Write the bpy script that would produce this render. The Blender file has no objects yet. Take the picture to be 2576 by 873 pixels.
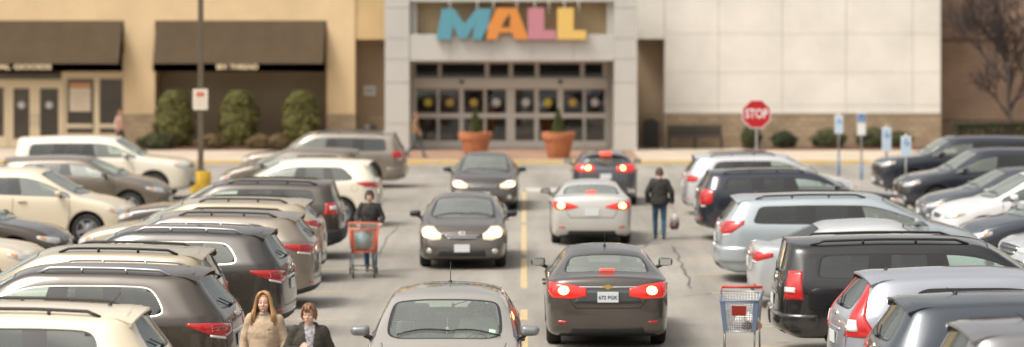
import bpy, bmesh, math, random
import numpy as np
from mathutils import Vector, Matrix, noise
from mathutils.bvhtree import BVHTree
R = math.radians
PI = math.pi
random.seed(7)
SC = bpy.context.scene
COL = SC.collection

# ---------------------------------------------------------------- camera maths
F, H0, VH, UC = 6500.0, 4.52, 97.0, 1318.0     # focal length and horizon in a 2576 px wide frame; camera height in m
def YG(v, z=0.0): return F * (H0 - z) / (v - VH)
def XG(u, Y): return (u - UC) * Y / F
def ZG(v, Y): return H0 - (v - VH) * Y / F

# ---------------------------------------------------------------- object helpers
def tag(o, label=None, cat=None, group=None, kind=None):
    if label: o['label'] = label
    if cat: o['category'] = cat
    if group: o['group'] = group
    if kind: o['kind'] = kind
    return o
def empty(name, loc, rz=0.0):
    o = bpy.data.objects.new(name, None); COL.objects.link(o)
    o.location = loc; o.rotation_euler = (0, 0, rz); o.empty_display_size = .2
    return o
def link(name, bm, mats, parent=None, smooth=False, loc=None, rz=None, angle=None):
    me = bpy.data.meshes.new(name)
    bm.normal_update(); bm.to_mesh(me); bm.free()
    for m in (mats if isinstance(mats, (list, tuple)) else [mats]): me.materials.append(m)
    if smooth:
        for p in me.polygons: p.use_smooth = True
        if angle: me.set_sharp_from_angle(angle=R(angle))
    o = bpy.data.objects.new(name, me); COL.objects.link(o)
    if parent: o.parent = parent
    if loc: o.location = loc
    if rz is not None: o.rotation_euler = (0, 0, rz)
    return o
def copy_tree(o, parent=None):
    c = o.copy(); COL.objects.link(c)
    if parent: c.parent = parent
    for ch in list(o.children): copy_tree(ch, c)
    return c
def NB(): return bmesh.new()
def box(bm, x0, x1, y0, y1, z0, z1, mi=0, bev=0.0):
    vs = [bm.verts.new((x, y, z)) for x in (x0, x1) for y in (y0, y1) for z in (z0, z1)]
    fs = [bm.faces.new([vs[i] for i in q]) for q in ((0,1,3,2),(4,6,7,5),(0,4,5,1),(2,3,7,6),(0,2,6,4),(1,5,7,3))]
    for f in fs: f.material_index = mi
    if bev > 0:
        es = list({e for f in fs for e in f.edges})
        r = bmesh.ops.bevel(bm, geom=es, offset=bev, segments=2, affect='EDGES', profile=.6)
        for f in r['faces']: f.material_index = mi
    return vs
def tube(bm, pts, r, seg=8, mi=0, caps=True, radii=None):
    pts = [Vector(p) for p in pts]; rings = []
    n = len(pts); up = None
    for i, p in enumerate(pts):
        d = (pts[min(i+1, n-1)] - pts[max(i-1, 0)])
        if d.length < 1e-9: d = Vector((0, 0, 1))
        d.normalize()
        if up is None:
            up = Vector((0, 0, 1)) if abs(d.z) < .9 else Vector((1, 0, 0))
        a = d.cross(up).normalized(); b = a.cross(d).normalized(); up = b
        rr = radii[i] if radii else r
        rings.append([bm.verts.new(p + (a*math.cos(t) + b*math.sin(t))*rr) for t in (2*PI*k/seg for k in range(seg))])
    for i in range(n-1):
        for k in range(seg):
            f = bm.faces.new((rings[i][k], rings[i][(k+1) % seg], rings[i+1][(k+1) % seg], rings[i+1][k])); f.material_index = mi; f.smooth = True
    if caps:
        for rg in (rings[0][::-1], rings[-1]):
            f = bm.faces.new(rg); f.material_index = mi
    return rings
def lathe(bm, prof, seg=24, axis='z', mi=0, centre=(0, 0, 0), close=False, caps=True):
    c = Vector(centre); rings = []
    for r, h in prof:
        ring = []
        for k in range(seg):
            a = 2*PI*k/seg
            if axis == 'z': p = Vector((r*math.cos(a), r*math.sin(a), h))
            elif axis == 'y': p = Vector((r*math.cos(a), h, r*math.sin(a)))
            else: p = Vector((h, r*math.cos(a), r*math.sin(a)))
            ring.append(bm.verts.new(c + p))
        rings.append(ring)
    rng = range(len(rings)) if close else range(len(rings)-1)
    for i in rng:
        A, B = rings[i], rings[(i+1) % len(rings)]
        for k in range(seg):
            f = bm.faces.new((A[k], A[(k+1) % seg], B[(k+1) % seg], B[k])); f.material_index = mi; f.smooth = True
    if not close and caps:
        for rg in (rings[0], rings[-1]):
            if (rg[0].co - rg[seg//2].co).length > 1e-4:
                f = bm.faces.new(rg); f.material_index = mi
    return rings
def secs(bm, sections, seg=16, mi=0):
    """closed tube of elliptical rings: (centre, rx, ry) or (centre, rx, ry, axis)"""
    rings = []
    for s in sections:
        c = Vector(s[0])
        rings.append([bm.verts.new(c + Vector((s[1]*math.cos(2*PI*k/seg), s[2]*math.sin(2*PI*k/seg), 0))) for k in range(seg)])
    for i in range(len(rings)-1):
        for k in range(seg):
            f = bm.faces.new((rings[i][k], rings[i][(k+1) % seg], rings[i+1][(k+1) % seg], rings[i+1][k])); f.material_index = mi; f.smooth = True
    f = bm.faces.new(rings[0][::-1]); f.material_index = mi
    f = bm.faces.new(rings[-1]); f.material_index = mi
def rcone(bm, p0, r0, p1, r1, seg=10, mi=0):
    """capsule with two radii"""
    p0 = Vector(p0); p1 = Vector(p1); d = (p1-p0)
    if d.length < 1e-6: d = Vector((0, 0, 1e-4))
    u = d.normalized(); pts = []; rad = []
    for t in (-90, -60, -30, 0):
        pts.append(p0 + u*(r0*math.sin(R(t)))); rad.append(max(r0*math.cos(R(t)), r0*.02))
    for t in (0, 30, 60, 90):
        pts.append(p1 + u*(r1*math.sin(R(t)))); rad.append(max(r1*math.cos(R(t)), r1*.02))
    tube(bm, pts, 0, seg, mi, True, rad)
def ellipsoid(bm, c, rx, ry, rz, seg=16, rings=10, mi=0):
    c = Vector(c); prof = []
    for i in range(rings+1):
        t = -PI/2 + PI*i/rings
        prof.append((max(math.cos(t), .02), math.sin(t)))
    rg = []
    for r, h in prof:
        rg.append([bm.verts.new(c + Vector((rx*r*math.cos(2*PI*k/seg), ry*r*math.sin(2*PI*k/seg), rz*h))) for k in range(seg)])
    for i in range(rings):
        for k in range(seg):
            f = bm.faces.new((rg[i][k], rg[i][(k+1) % seg], rg[i+1][(k+1) % seg], rg[i+1][k])); f.material_index = mi; f.smooth = True
    bm.faces.new(rg[0][::-1]).material_index = mi; bm.faces.new(rg[-1]).material_index = mi
def quad(bm, pts, mi=0):
    f = bm.faces.new([bm.verts.new(p) for p in pts]); f.material_index = mi; return f
def prism(bm, poly, y0, y1, mi=0):
    """outline in x,z extruded along y"""
    a = [bm.verts.new((x, y0, z)) for x, z in poly]; b = [bm.verts.new((x, y1, z)) for x, z in poly]
    n = len(poly)
    fs = [bm.faces.new(a), bm.faces.new(b[::-1])]
    for i in range(n): fs.append(bm.faces.new((a[i], b[i], b[(i+1) % n], a[(i+1) % n])))
    for f in fs: f.material_index = mi
    bmesh.ops.recalc_face_normals(bm, faces=fs)
def evaluated(bm, mods):
    """run modifiers over a bmesh, return new bmesh"""
    me = bpy.data.meshes.new('tmp'); bm.to_mesh(me); bm.free()
    o = bpy.data.objects.new('tmp', me); COL.objects.link(o)
    for kind, kw in mods:
        m = o.modifiers.new('m', kind)
        for k, v in kw.items(): setattr(m, k, v)
    dg = bpy.context.evaluated_depsgraph_get()
    me2 = bpy.data.meshes.new_from_object(o.evaluated_get(dg))
    out = bmesh.new(); out.from_mesh(me2)
    bpy.data.objects.remove(o); bpy.data.meshes.remove(me); bpy.data.meshes.remove(me2)
    return out
def text_bm(s, size, depth=.004, bold=0.0, align='CENTER', squash=1.0):
    cu = bpy.data.curves.new('t', 'FONT'); cu.body = s; cu.size = size; cu.extrude = depth; cu.offset = bold
    cu.align_x = align; cu.align_y = 'CENTER'; cu.resolution_u = 3
    o = bpy.data.objects.new('t', cu); COL.objects.link(o)
    dg = bpy.context.evaluated_depsgraph_get()
    me = bpy.data.meshes.new_from_object(o.evaluated_get(dg))
    bm = bmesh.new(); bm.from_mesh(me)
    bpy.data.objects.remove(o); bpy.data.curves.remove(cu); bpy.data.meshes.remove(me)
    for v in bm.verts: v.co.x *= squash
    return bm
def add_bm(dst, src, M, mi=0):
    for v in src.verts: v.co = M @ v.co
    for f in src.faces: f.material_index = mi
    me = bpy.data.meshes.new('t'); src.to_mesh(me); src.free()
    dst.from_mesh(me); bpy.data.meshes.remove(me)

# ---------------------------------------------------------------- materials
MATS = {}
def mat(name, col, rough=.6, metal=0.0, spec=.5, coat=0.0, bump=0.0, bscale=40.0, vary=0.0, vscale=3.0, emit=None, estr=0.0, col2=None, tr=0.0, stretch=None):
    if name in MATS: return MATS[name]
    m = bpy.data.materials.new(name); m.use_nodes = True
    nt = m.node_tree; b = nt.nodes['Principled BSDF']
    b.inputs['Base Color'].default_value = (*col, 1); b.inputs['Roughness'].default_value = rough
    b.inputs['Metallic'].default_value = metal; b.inputs['Specular IOR Level'].default_value = spec
    b.inputs['Coat Weight'].default_value = coat; b.inputs['Coat Roughness'].default_value = .04
    if emit:
        b.inputs['Emission Color'].default_value = (*emit, 1); b.inputs['Emission Strength'].default_value = estr
    if vary or bump:
        tc = nt.nodes.new('ShaderNodeTexCoord'); src = tc.outputs['Object']
        if stretch:
            mp = nt.nodes.new('ShaderNodeMapping'); mp.inputs['Scale'].default_value = stretch
            nt.links.new(src, mp.inputs['Vector']); src = mp.outputs['Vector']
        if vary:
            n = nt.nodes.new('ShaderNodeTexNoise'); n.inputs['Scale'].default_value = vscale; n.inputs['Detail'].default_value = 5
            n.inputs['Roughness'].default_value = .6
            nt.links.new(src, n.inputs['Vector'])
            rp = nt.nodes.new('ShaderNodeValToRGB'); rp.color_ramp.elements[0].position = .3; rp.color_ramp.elements[1].position = .7
            c2 = col2 or tuple(max(0, c*(1-vary)) for c in col); c1 = col if col2 else tuple(min(1, c*(1+vary*.6)) for c in col)
            rp.color_ramp.elements[0].color = (*c2, 1); rp.color_ramp.elements[1].color = (*c1, 1)
            nt.links.new(n.outputs['Fac'], rp.inputs['Fac']); nt.links.new(rp.outputs['Color'], b.inputs['Base Color'])
        if bump:
            n2 = nt.nodes.new('ShaderNodeTexNoise'); n2.inputs['Scale'].default_value = bscale; n2.inputs['Detail'].default_value = 4
            nt.links.new(src, n2.inputs['Vector'])
            bp = nt.nodes.new('ShaderNodeBump'); bp.inputs['Strength'].default_value = bump; bp.inputs['Distance'].default_value = .02
            nt.links.new(n2.outputs['Fac'], bp.inputs['Height']); nt.links.new(bp.outputs['Normal'], b.inputs['Normal'])
    MATS[name] = m
    return m
def paint(name, col, metal=.35, rough=.32, dirt=.25):
    if name in MATS: return MATS[name]
    m = bpy.data.materials.new(name); m.use_nodes = True
    nt = m.node_tree; b = nt.nodes['Principled BSDF']; N = nt.nodes.new; Lk = nt.links.new
    tc = N('ShaderNodeTexCoord')
    n = N('ShaderNodeTexNoise'); n.inputs['Scale'].default_value = 2.5; n.inputs['Detail'].default_value = 6
    Lk(tc.outputs['Object'], n.inputs['Vector'])
    sep = N('ShaderNodeSeparateXYZ'); Lk(tc.outputs['Object'], sep.inputs[0])
    mr = N('ShaderNodeMapRange'); mr.inputs[1].default_value = .75; mr.inputs[2].default_value = .2; mr.inputs[3].default_value = 0.04; mr.inputs[4].default_value = .75
    Lk(sep.outputs['Z'], mr.inputs[0])                      # road dirt gathers low on the sills
    mul = N('ShaderNodeMath'); mul.operation = 'MULTIPLY'; Lk(mr.outputs[0], mul.inputs[0]); Lk(n.outputs['Fac'], mul.inputs[1])
    mul2 = N('ShaderNodeMath'); mul2.operation = 'MULTIPLY'; mul2.inputs[1].default_value = dirt*2; Lk(mul.outputs[0], mul2.inputs[0])
    mx = N('ShaderNodeMix'); mx.data_type = 'RGBA'; mx.inputs[6].default_value = (*col, 1); mx.inputs[7].default_value = (.20, .18, .15, 1)
    Lk(mul2.outputs[0], mx.inputs[0]); Lk(mx.outputs[2], b.inputs['Base Color'])
    b.inputs['Metallic'].default_value = metal; b.inputs['Roughness'].default_value = rough
    b.inputs['Coat Weight'].default_value = 1.0; b.inputs['Coat Roughness'].default_value = .05
    # inner side of the shell is trimmed in grey cloth
    d = N('ShaderNodeBsdfDiffuse'); d.inputs[0].default_value = (.09, .085, .08, 1)
    g = N('ShaderNodeNewGeometry'); ms = N('ShaderNodeMixShader')
    Lk(g.outputs['Backfacing'], ms.inputs[0]); Lk(b.outputs[0], ms.inputs[1]); Lk(d.outputs[0], ms.inputs[2])
    Lk(ms.outputs[0], nt.nodes['Material Output'].inputs['Surface'])
    MATS[name] = m
    return m
def glass(name, tint, base=.06, ior=1.5, rough=.02, glare_tint=.0):
    if name in MATS: return MATS[name]
    m = bpy.data.materials.new(name); m.use_nodes = True
    nt = m.node_tree; nt.nodes.remove(nt.nodes['Principled BSDF']); N = nt.nodes.new; Lk = nt.links.new
    t = N('ShaderNodeBsdfTransparent'); t.inputs[0].default_value = (*tint, 1)
    g = N('ShaderNodeBsdfGlossy'); g.inputs['Roughness'].default_value = rough; g.inputs[0].default_value = (.95, 1, .98, 1)
    fr = N('ShaderNodeFresnel'); fr.inputs[0].default_value = ior
    ad = N('ShaderNodeMath'); ad.operation = 'ADD'; ad.use_clamp = True; ad.inputs[1].default_value = base; Lk(fr.outputs[0], ad.inputs[0])
    geo = N('ShaderNodeNewGeometry')
    io = N('ShaderNodeMapRange'); io.inputs[3].default_value = ior; io.inputs[4].default_value = 1/ior     # thin pane: same sheen from both sides
    Lk(geo.outputs['Backfacing'], io.inputs[0]); Lk(io.outputs[0], fr.inputs[0])
    ms = N('ShaderNodeMixShader'); Lk(ad.outputs[0], ms.inputs[0]); Lk(t.outputs[0], ms.inputs[1]); Lk(g.outputs[0], ms.inputs[2])
    out = ms.outputs[0]
    if glare_tint > 0:
        df = N('ShaderNodeBsdfDiffuse'); df.inputs[0].default_value = (.55, .58, .52, 1)  # pale diffuse layer imitates sky glare and brightness in the panes
        m2 = N('ShaderNodeMixShader'); m2.inputs[0].default_value = glare_tint; Lk(out, m2.inputs[1]); Lk(df.outputs[0], m2.inputs[2]); out = m2.outputs[0]
    Lk(out, nt.nodes['Material Output'].inputs['Surface'])
    MATS[name] = m
    return m
M_TRIM = mat('black_trim', (.018, .018, .019), .35)
M_CLAD = mat('black_plastic', (.03, .03, .031), .6, vary=.3, vscale=6)
M_GAP = mat('panel_gap', (.008, .008, .008), .8)
M_CHROME = mat('chrome', (.78, .78, .78), .12, 1.0)
M_SATIN = mat('satin_metal', (.55, .55, .56), .3, .9)
M_TYRE = mat('tyre_rubber', (.022, .021, .02), .85, bump=.4, bscale=60, vary=.4, vscale=8)
M_RIM = mat('alloy_rim', (.42, .42, .43), .3, .8)
M_WELL = mat('wheel_well', (.012, .012, .012), .9)
M_SEAT = mat('seat_cloth', (.17, .16, .145), .9, vary=.2, vscale=20)
M_DASH = mat('dash_plastic', (.12, .115, .105), .7)
M_RED = mat('tail_lens_red', (.50, .012, .012), .10, coat=1)
M_REDD = mat('tail_lens_deep_red', (.16, .004, .004), .12, coat=1)
M_WINLINE = mat('window_bright_line', (.62, .58, .50), .28, .9)
M_HEADLENS = mat('head_lens_glowing', (.75, .68, .52), .1, .2, coat=1, emit=(1, .72, .38), estr=.45)
M_REDLIT = mat('tail_lens_braking', (.6, .015, .012), .12, coat=1, emit=(1, .05, .025), estr=.20)
M_BULB = mat('brake_bulb', (.9, .5, .1), .2, emit=(1, .55, .16), estr=5.0)
M_HIGHLIT = mat('high_brake_lamp', (.65, .05, .04), .2, emit=(1, .12, .07), estr=.8)
M_HEADLIT = mat('head_lamp_lit', (1, .9, .7), .2, emit=(1, .78, .46), estr=2.4)
M_CLEAR = mat('clear_lens', (.62, .63, .62), .08, .3, coat=1)
M_AMBER = mat('amber_lens', (.7, .25, .05), .15, coat=1)
M_WHITELENS = mat('white_lens', (.7, .68, .66), .15, coat=1)
M_PLATE = mat('plate_white', (.66, .68, .68), .4)
M_PLATEINK = mat('plate_ink', (.05, .06, .16), .5)
M_GOLD = mat('emblem_gold', (.75, .52, .16), .25, .8)
G_SHIELD = glass('windshield_glass', (.62, .72, .66), .15, glare_tint=.18)
G_SHIELDC = glass('clean_windshield', (.80, .90, .84), .09, glare_tint=.16)
G_FRONT = glass('clear_side_glass', (.72, .90, .82), .09, glare_tint=.15)
G_PRIV = glass('privacy_glass', (.16, .16, .16), .04, glare_tint=.02)
G_REAR = glass('tinted_rear_glass', (.36, .40, .38), .06, glare_tint=.03)
G_REARCL = glass('clear_rear_glass', (.60, .70, .66), .17, glare_tint=.20)
# ---------------------------------------------------------------- car bodies
def T(**k): return k
BASE = dict(
 suv=T(L=4.70,W=1.88,H=1.70,zb=.21,zn=.88,zc=1.08,bf=1.06,br=1.16,fc=1.30,fh=2.12,fb=2.58,fd=3.36,fq=4.14,fq7=3.80,fe=4.26,wr=.60,wf=.93,wb=3.62,rw=.36,kind='suv',clad=1,rails=1,spoil=1),
 boxy=T(L=5.12,W=2.0,H=1.89,zb=.30,zn=1.06,zc=1.20,bf=1.18,br=1.22,fc=1.48,fh=2.15,fb=2.80,fd=3.66,fq=4.72,fq7=4.62,fe=4.88,wr=.71,wf=1.0,wb=3.96,rw=.40,kind='suv',clad=0,rails=1,spoil=0),
 jeep=T(L=4.75,W=1.89,H=1.72,zb=.26,zn=.98,zc=1.12,bf=1.10,br=1.15,fc=1.42,fh=2.14,fb=2.65,fd=3.44,fq=4.36,fq7=4.20,fe=4.46,wr=.66,wf=.95,wb=3.72,rw=.38,kind='suv',clad=1,rails=1,spoil=0),
 van=T(L=5.08,W=1.97,H=1.75,zb=.18,zn=.84,zc=1.08,bf=1.06,br=1.10,fc=1.10,fh=2.06,fb=2.42,fd=3.42,fq=4.62,fq7=4.40,fe=4.66,wr=.67,wf=.95,wb=3.97,rw=.34,kind='suv',clad=0,rails=1,spoil=1),
 cuv=T(L=4.55,W=1.82,H=1.68,zb=.20,zn=.84,zc=1.06,bf=1.04,br=1.14,fc=1.20,fh=2.05,fb=2.48,fd=3.22,fq=4.02,fq7=3.46,fe=4.06,wr=.60,wf=.90,wb=3.52,rw=.35,kind='suv',clad=1,rails=0,spoil=1),
 wagon=T(L=4.72,W=1.84,H=1.60,zb=.19,zn=.80,zc=1.02,bf=1.0,br=1.07,fc=1.28,fh=2.12,fb=2.55,fd=3.34,fq=4.20,fq7=3.92,fe=4.30,wr=.60,wf=.93,wb=3.66,rw=.34,kind='suv',clad=0,rails=1,spoil=1),
 sedan=T(L=4.60,W=1.80,H=1.46,zb=.17,zn=.72,zc=.95,bf=.93,br=1.01,fc=1.26,fh=2.10,fb=2.52,fq=3.56,fq7=3.22,fe=3.34,ft=4.0,zt=1.07,wr=.56,wf=.93,wb=3.60,rw=.325,kind='sedan',clad=0,rails=0,spoil=0),
 hatch=T(L=4.20,W=1.76,H=1.53,zb=.18,zn=.76,zc=1.0,bf=.98,br=1.06,fc=1.05,fh=1.95,fb=2.35,fd=3.05,fq=3.66,fq7=3.40,fe=3.80,wr=.57,wf=.85,wb=3.38,rw=.315,kind='suv',clad=0,rails=0,spoil=1),
)
NR = 11
def cage(s):
    L, hw, H, zb = s['L'], s['W']/2*1.012, s['H'], s['zb']
    fc, fh, fb = s['fc'], s['fh'], s['fb']
    def wf(f): return float(np.interp(f, [0, .15, .35, .7, 1.2, L-1.1, L-.42, L-.15, L], [.78, .87, .95, .99, 1, 1, .985, .93, .84]))*hw
    def belt(f): return float(np.interp(f, [fc, L-.1], [s['bf'], s['br']]))
    def low(f, top, lift=0):
        w = wf(f); z0 = zb+lift
        return [(f, 0, z0), (f, .45*w, z0), (f, .89*w, z0), (f, .975*w, z0+.09), (f, w, z0+.50*(top-z0)), (f, .992*w, top-.10)]
    def flat(f, z, lift=0):
        w = wf(f)
        return low(f, z-.06, lift)+[(f, .955*w, z-.045), (f, .88*w, z-.005), (f, .74*w, z+.008), (f, .4*w, z+.028), (f, 0, z+.035)]
    def shift(c, ds): return [(p[0]+d, p[1], p[2]) for p, d in zip(c, ds)]
    cols = []; names = []
    def add(n, c): names.append(n); cols.append(c)
    zn, zc = s['zn'], s['zc']
    nose = [-.0, .0, .08, .0, 0, .03, .07, .11, .15, .08, .03]
    c = shift(flat(.15, zn-.03, .03), nose)
    c[0] = (c[0][0]-.05, 0, c[0][2]); add('F0', c)
    def hz(f): 
        t = min(1, max(0, (f-.15)/(fc-.15))); return zn+(zc-zn)*(1-(1-t)**1.5)
    for f in (.36, .66, .98):
        if f < fc-.12: add('F', flat(f, hz(f)))
    w = wf(fc); b = s['bf']
    add('C', low(fc, b)+[(fc, .965*w, b), (fc+.06, .915*w, b+.03), (fc-.01, .82*w, zc), (fc-.11, .43*w, zc+.025), (fc-.15, 0, zc+.03)])
    wr = s['wr']; rdrop = s.get('rdrop', .05); fe = s['fe']
    def rz(f): 
        return H - .035*max(0, 1-(f-fh)/.5)**2 - rdrop*max(0, (f-(fe-1.3))/1.3)**2
    def top(f6, f7, f8, f10):
        b = belt(f6); w = wf(f6)
        return low(f6, b)+[(f6, .955*w, b), (f7, wr+.085, rz(f7)-.15), (f8, wr, rz(f8)-.06), ((f8+f10)/2, .5*wr, rz(f8)-.012), (f10, 0, rz(f10))]
    fA = fc+.45*(fh-fc)
    add('H', top(fA, fh+.10, fh, fh-.09))
    add('B1', top(fb, fb+.04, fb+.04, fb)); add('B2', top(fb+.10, fb+.12, fb+.12, fb+.1))
    fq, fq7 = s['fq'], s['fq7']
    if s['kind'] == 'suv':
        fd = s['fd']
        add('D1', top(fd, fd-.07, fd-.07, fd)); add('D2', top(fd+.06, fd-.01, fd, fd+.05))
        add('D3', top(fq, fq7, max(fq7, fd+.2), max(fq7, fd+.2)))
        e7 = max(fq7+.12, fe-.16)
        add('E', top(max(L-.40, fq+.07), e7, e7, e7))
        b = belt(L-.1); fr = L-.10; w = wf(L); fl = fe
        z8 = rz(fe)-.05; zt = z8-.16
        f7 = fe+.30*(fr-.07-fe)
        rt = s.get('rtop', 0)
        add('R0', [(fr+.02, 0, zb+.05), (fr-.02, .45*w, zb+.05), (fr-.12, .89*w, zb+.04), (fr, .98*w, zb+.13), (fr-.01, w, zb+.5*(b-zb)), (fr-.04, .99*w, b-.10),
                   (fr-.08, .955*w, b), (f7, wr+.05, zt), (fl+.02, wr-.03, z8), (fl+.03, .5*wr, z8+.045), (fl+.04, 0, z8+.055)])
    else:
        fe = s['fe']; ft = s['ft']; zt = s['zt']
        add('D1', top(fq, fq7, fq7-.02, fq7))
        add('E', top(fq+.10, max(fe-.0, fq7+.13), fe, fe+.07))
        w = wf(ft); b = s['br']
        add('T', low(ft, b)+[(ft, .965*w, b), (ft-.05, .905*w, b+.03), (ft+.01, .80*w, zt-.03), (ft+.10, .42*w, zt-.005), (ft+.13, 0, zt)])
        add('T2', flat(L-.34, zt+.005))
        c = shift(flat(L-.10, zt-.005, .06), [0, -.02, -.12, 0, 0, -.02, -.05, -.09, -.12, -.06, -.03])
        add('R0', c)
    return cols, names
PAINT, TRIM, CLAD, CHROME, GAP, WELL, GF, GR, GQ, GW, GB = range(11)
def car_body(s):
    cols, names = cage(s)
    L = s['L']; bm = NB(); cr = bm.edges.layers.float.new('crease_edge')
    def P(p, sd): return Vector((L/2-p[0], p[1]*sd, p[2]))
    V = {}
    for i, c in enumerate(cols):
        for j, p in enumerate(c):
            for sd in (1, -1):
                if j in (0, 10) and sd == -1: V[i, j, sd] = V[i, j, 1]
                else: V[i, j, sd] = bm.verts.new(P(p, sd))
    nc = len(cols)
    for i in range(nc-1):
        a, b = names[i], names[i+1]
        for j in range(NR-1):
            mi = PAINT
            if j == 6:
                if a == 'C' or (a == 'H'): mi = GF
                elif a == 'B1': mi = TRIM
                elif a == 'B2': mi = GR
                elif a == 'D1' and b == 'D2': mi = TRIM
                elif a == 'D2': mi = GQ
            if j >= 8:
                if a == 'C': mi = GW
                if a == 'E' and b == 'T': mi = GB
            if j == 2 and s['clad']: mi = CLAD
            if j < 2: mi = WELL
            for sd in (1, -1):
                q = (V[i, j, sd], V[i+1, j, sd], V[i+1, j+1, sd], V[i, j+1, sd])
                f = bm.faces.new(q if sd == 1 else q[::-1]); f.material_index = mi
    # caps
    for i, bulge, fwd in ((0, .10, 1), (nc-1, .09, -1)):
        if fwd == 1: bl = .12
        else: bl = .10 if s['kind'] == 'suv' else .11
        rows = []
        for k in range(2, 9):
            if k == 2: row = [V[i, 2, 1], V[i, 1, 1], V[i, 0, 1], V[i, 1, -1], V[i, 2, -1]]
            elif k == 8: row = [V[i, 8, 1], V[i, 9, 1], V[i, 10, 1], V[i, 9, -1], V[i, 8, -1]]
            else:
                r1, r2 = V[i, k, 1], V[i, k, -1]
                c = (r1.co+r2.co)/2; fr = .80
                bk = bl*(.6 if (k == 7 and fwd == -1 and s['kind'] == 'suv') else 1)
                m1 = bm.verts.new(c+(r1.co-c)*fr+Vector((fwd*bk*.62, 0, .0))); m2 = bm.verts.new(c+(r2.co-c)*fr+Vector((fwd*bk*.62, 0, 0)))
                cc = bm.verts.new(c+Vector((fwd*bk, 0, .02 if k == 7 else 0)))
                row = [r1, m1, cc, m2, r2]
            rows.append(row)
        for k in range(len(rows)-1):
            for t in range(4):
                q = (rows[k][t], rows[k][t+1], rows[k+1][t+1], rows[k+1][t])
                mi = PAINT
                if fwd == -1 and s['kind'] == 'suv' and k in (4, 5) and t in (1, 2): mi = GB
                if k == 0 and s['clad']: mi = CLAD
                f = bm.faces.new(q if fwd == -1 else q[::-1]); f.material_index = mi
    bmesh.ops.recalc_face_normals(bm, faces=bm.faces[:])
    idx = {n: i for i, n in enumerate(names)}
    def crease(a, b, v):
        e = bm.edges.get((a, b))
        if e: e[cr] = v
    for i in range(nc-1):
        for sd in (1, -1):
            if i >= idx['C']: crease(V[i, 6, sd], V[i+1, 6, sd], .55)
            if idx['C'] <= i < idx['B1']: crease(V[i, 8, sd], V[i+1, 8, sd], .35)
            crease(V[i, 3, sd], V[i+1, 3, sd], .35)
            if i < idx['C']: crease(V[i, 7, sd], V[i+1, 7, sd], .4)
    if s['kind'] == 'sedan':
        i = nc-1
        for j in (8, 9):
            for sd in (1, -1): crease(V[i, j, sd], V[i, j+1, sd], .7)
    else:
        i = nc-1
        for j in (8, 9):
            for sd in (1, -1): crease(V[i, j, sd], V[i, j+1, sd], .6)
    i = idx['C']
    for j in (8, 9):
        for sd in (1, -1): crease(V[i, j, sd], V[i, j+1, sd], .6); crease(V[i+1, j, sd], V[i+1, j+1, sd], .3)
    bm = evaluated(bm, [('SUBSURF', dict(levels=s.get('lv', 3), render_levels=3))])
    bmesh.ops.recalc_face_normals(bm, faces=bm.faces[:])
    bvh = BVHTree.FromBMesh(bm)
    return bm, bvh
def soften(bm, mis, n, cond=None):
    """round the corners of a window outline within the skin"""
    nb = {}
    for e in bm.edges:
        if len(e.link_faces) == 2 and (e.link_faces[0].material_index in mis) != (e.link_faces[1].material_index in mis):
            a, b = e.verts; nb.setdefault(a, []).append(b); nb.setdefault(b, []).append(a)
    for _ in range(n):
        new = {v: v.co*.5+(l[0].co+l[1].co)*.25 for v, l in nb.items() if len(l) == 2 and (cond is None or cond(v))}
        for v, c in new.items(): v.co = c
def inset(bm, mis, th, ring, depth=-.004, xsplit=False):
    for sd in (1, -1):
        fs = [f for f in bm.faces if f.material_index in mis and (f.calc_center_median().y*sd > 0 or not xsplit)]
        if fs:
            r = bmesh.ops.inset_region(bm, faces=fs, thickness=th, depth=depth, use_boundary=True, use_even_offset=True)
            for f in r['faces']: f.material_index = ring
        if not xsplit: break
def arch(bm, cx, cz, Rr, ymin):
    dele = []
    for f in bm.faces:
        c = f.calc_center_median()
        if abs(c.y) > ymin and (c.x-cx)**2+(c.z-cz)**2 < Rr*Rr: dele.append(f)
    vs = {v for f in dele for v in f.verts}
    bmesh.ops.delete(bm, geom=dele, context='FACES')
    bd = [v for v in vs if v.is_valid and any(e.is_boundary for e in v.link_edges)]
    es = set()
    for v in bd:
        if abs(v.co.y) < ymin+.02: continue
        d = Vector((v.co.x-cx, 0, v.co.z-cz))
        if d.length > 1e-5:
            d = d.normalized()*Rr; v.co.x = cx+d.x; v.co.z = cz+d.z
    st = set(bd)
    es = [e for e in bm.edges if e.is_boundary and e.verts[0] in st and e.verts[1] in st]
    r = bmesh.ops.extrude_edge_only(bm, edges=es)
    for g in r['geom']:
        if isinstance(g, bmesh.types.BMVert):
            g.co.y *= .90
            d = Vector((g.co.x-cx, 0, g.co.z-cz))
        elif isinstance(g, bmesh.types.BMFace): g.material_index = WELL; g.smooth = True
def lerp_poly(P, t):
    n = len(P)-1; x = t*n; i = min(int(x), n-1); u = x-i
    return [P[i][k]+(P[i+1][k]-P[i][k])*u for k in range(len(P[0]))]
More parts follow.
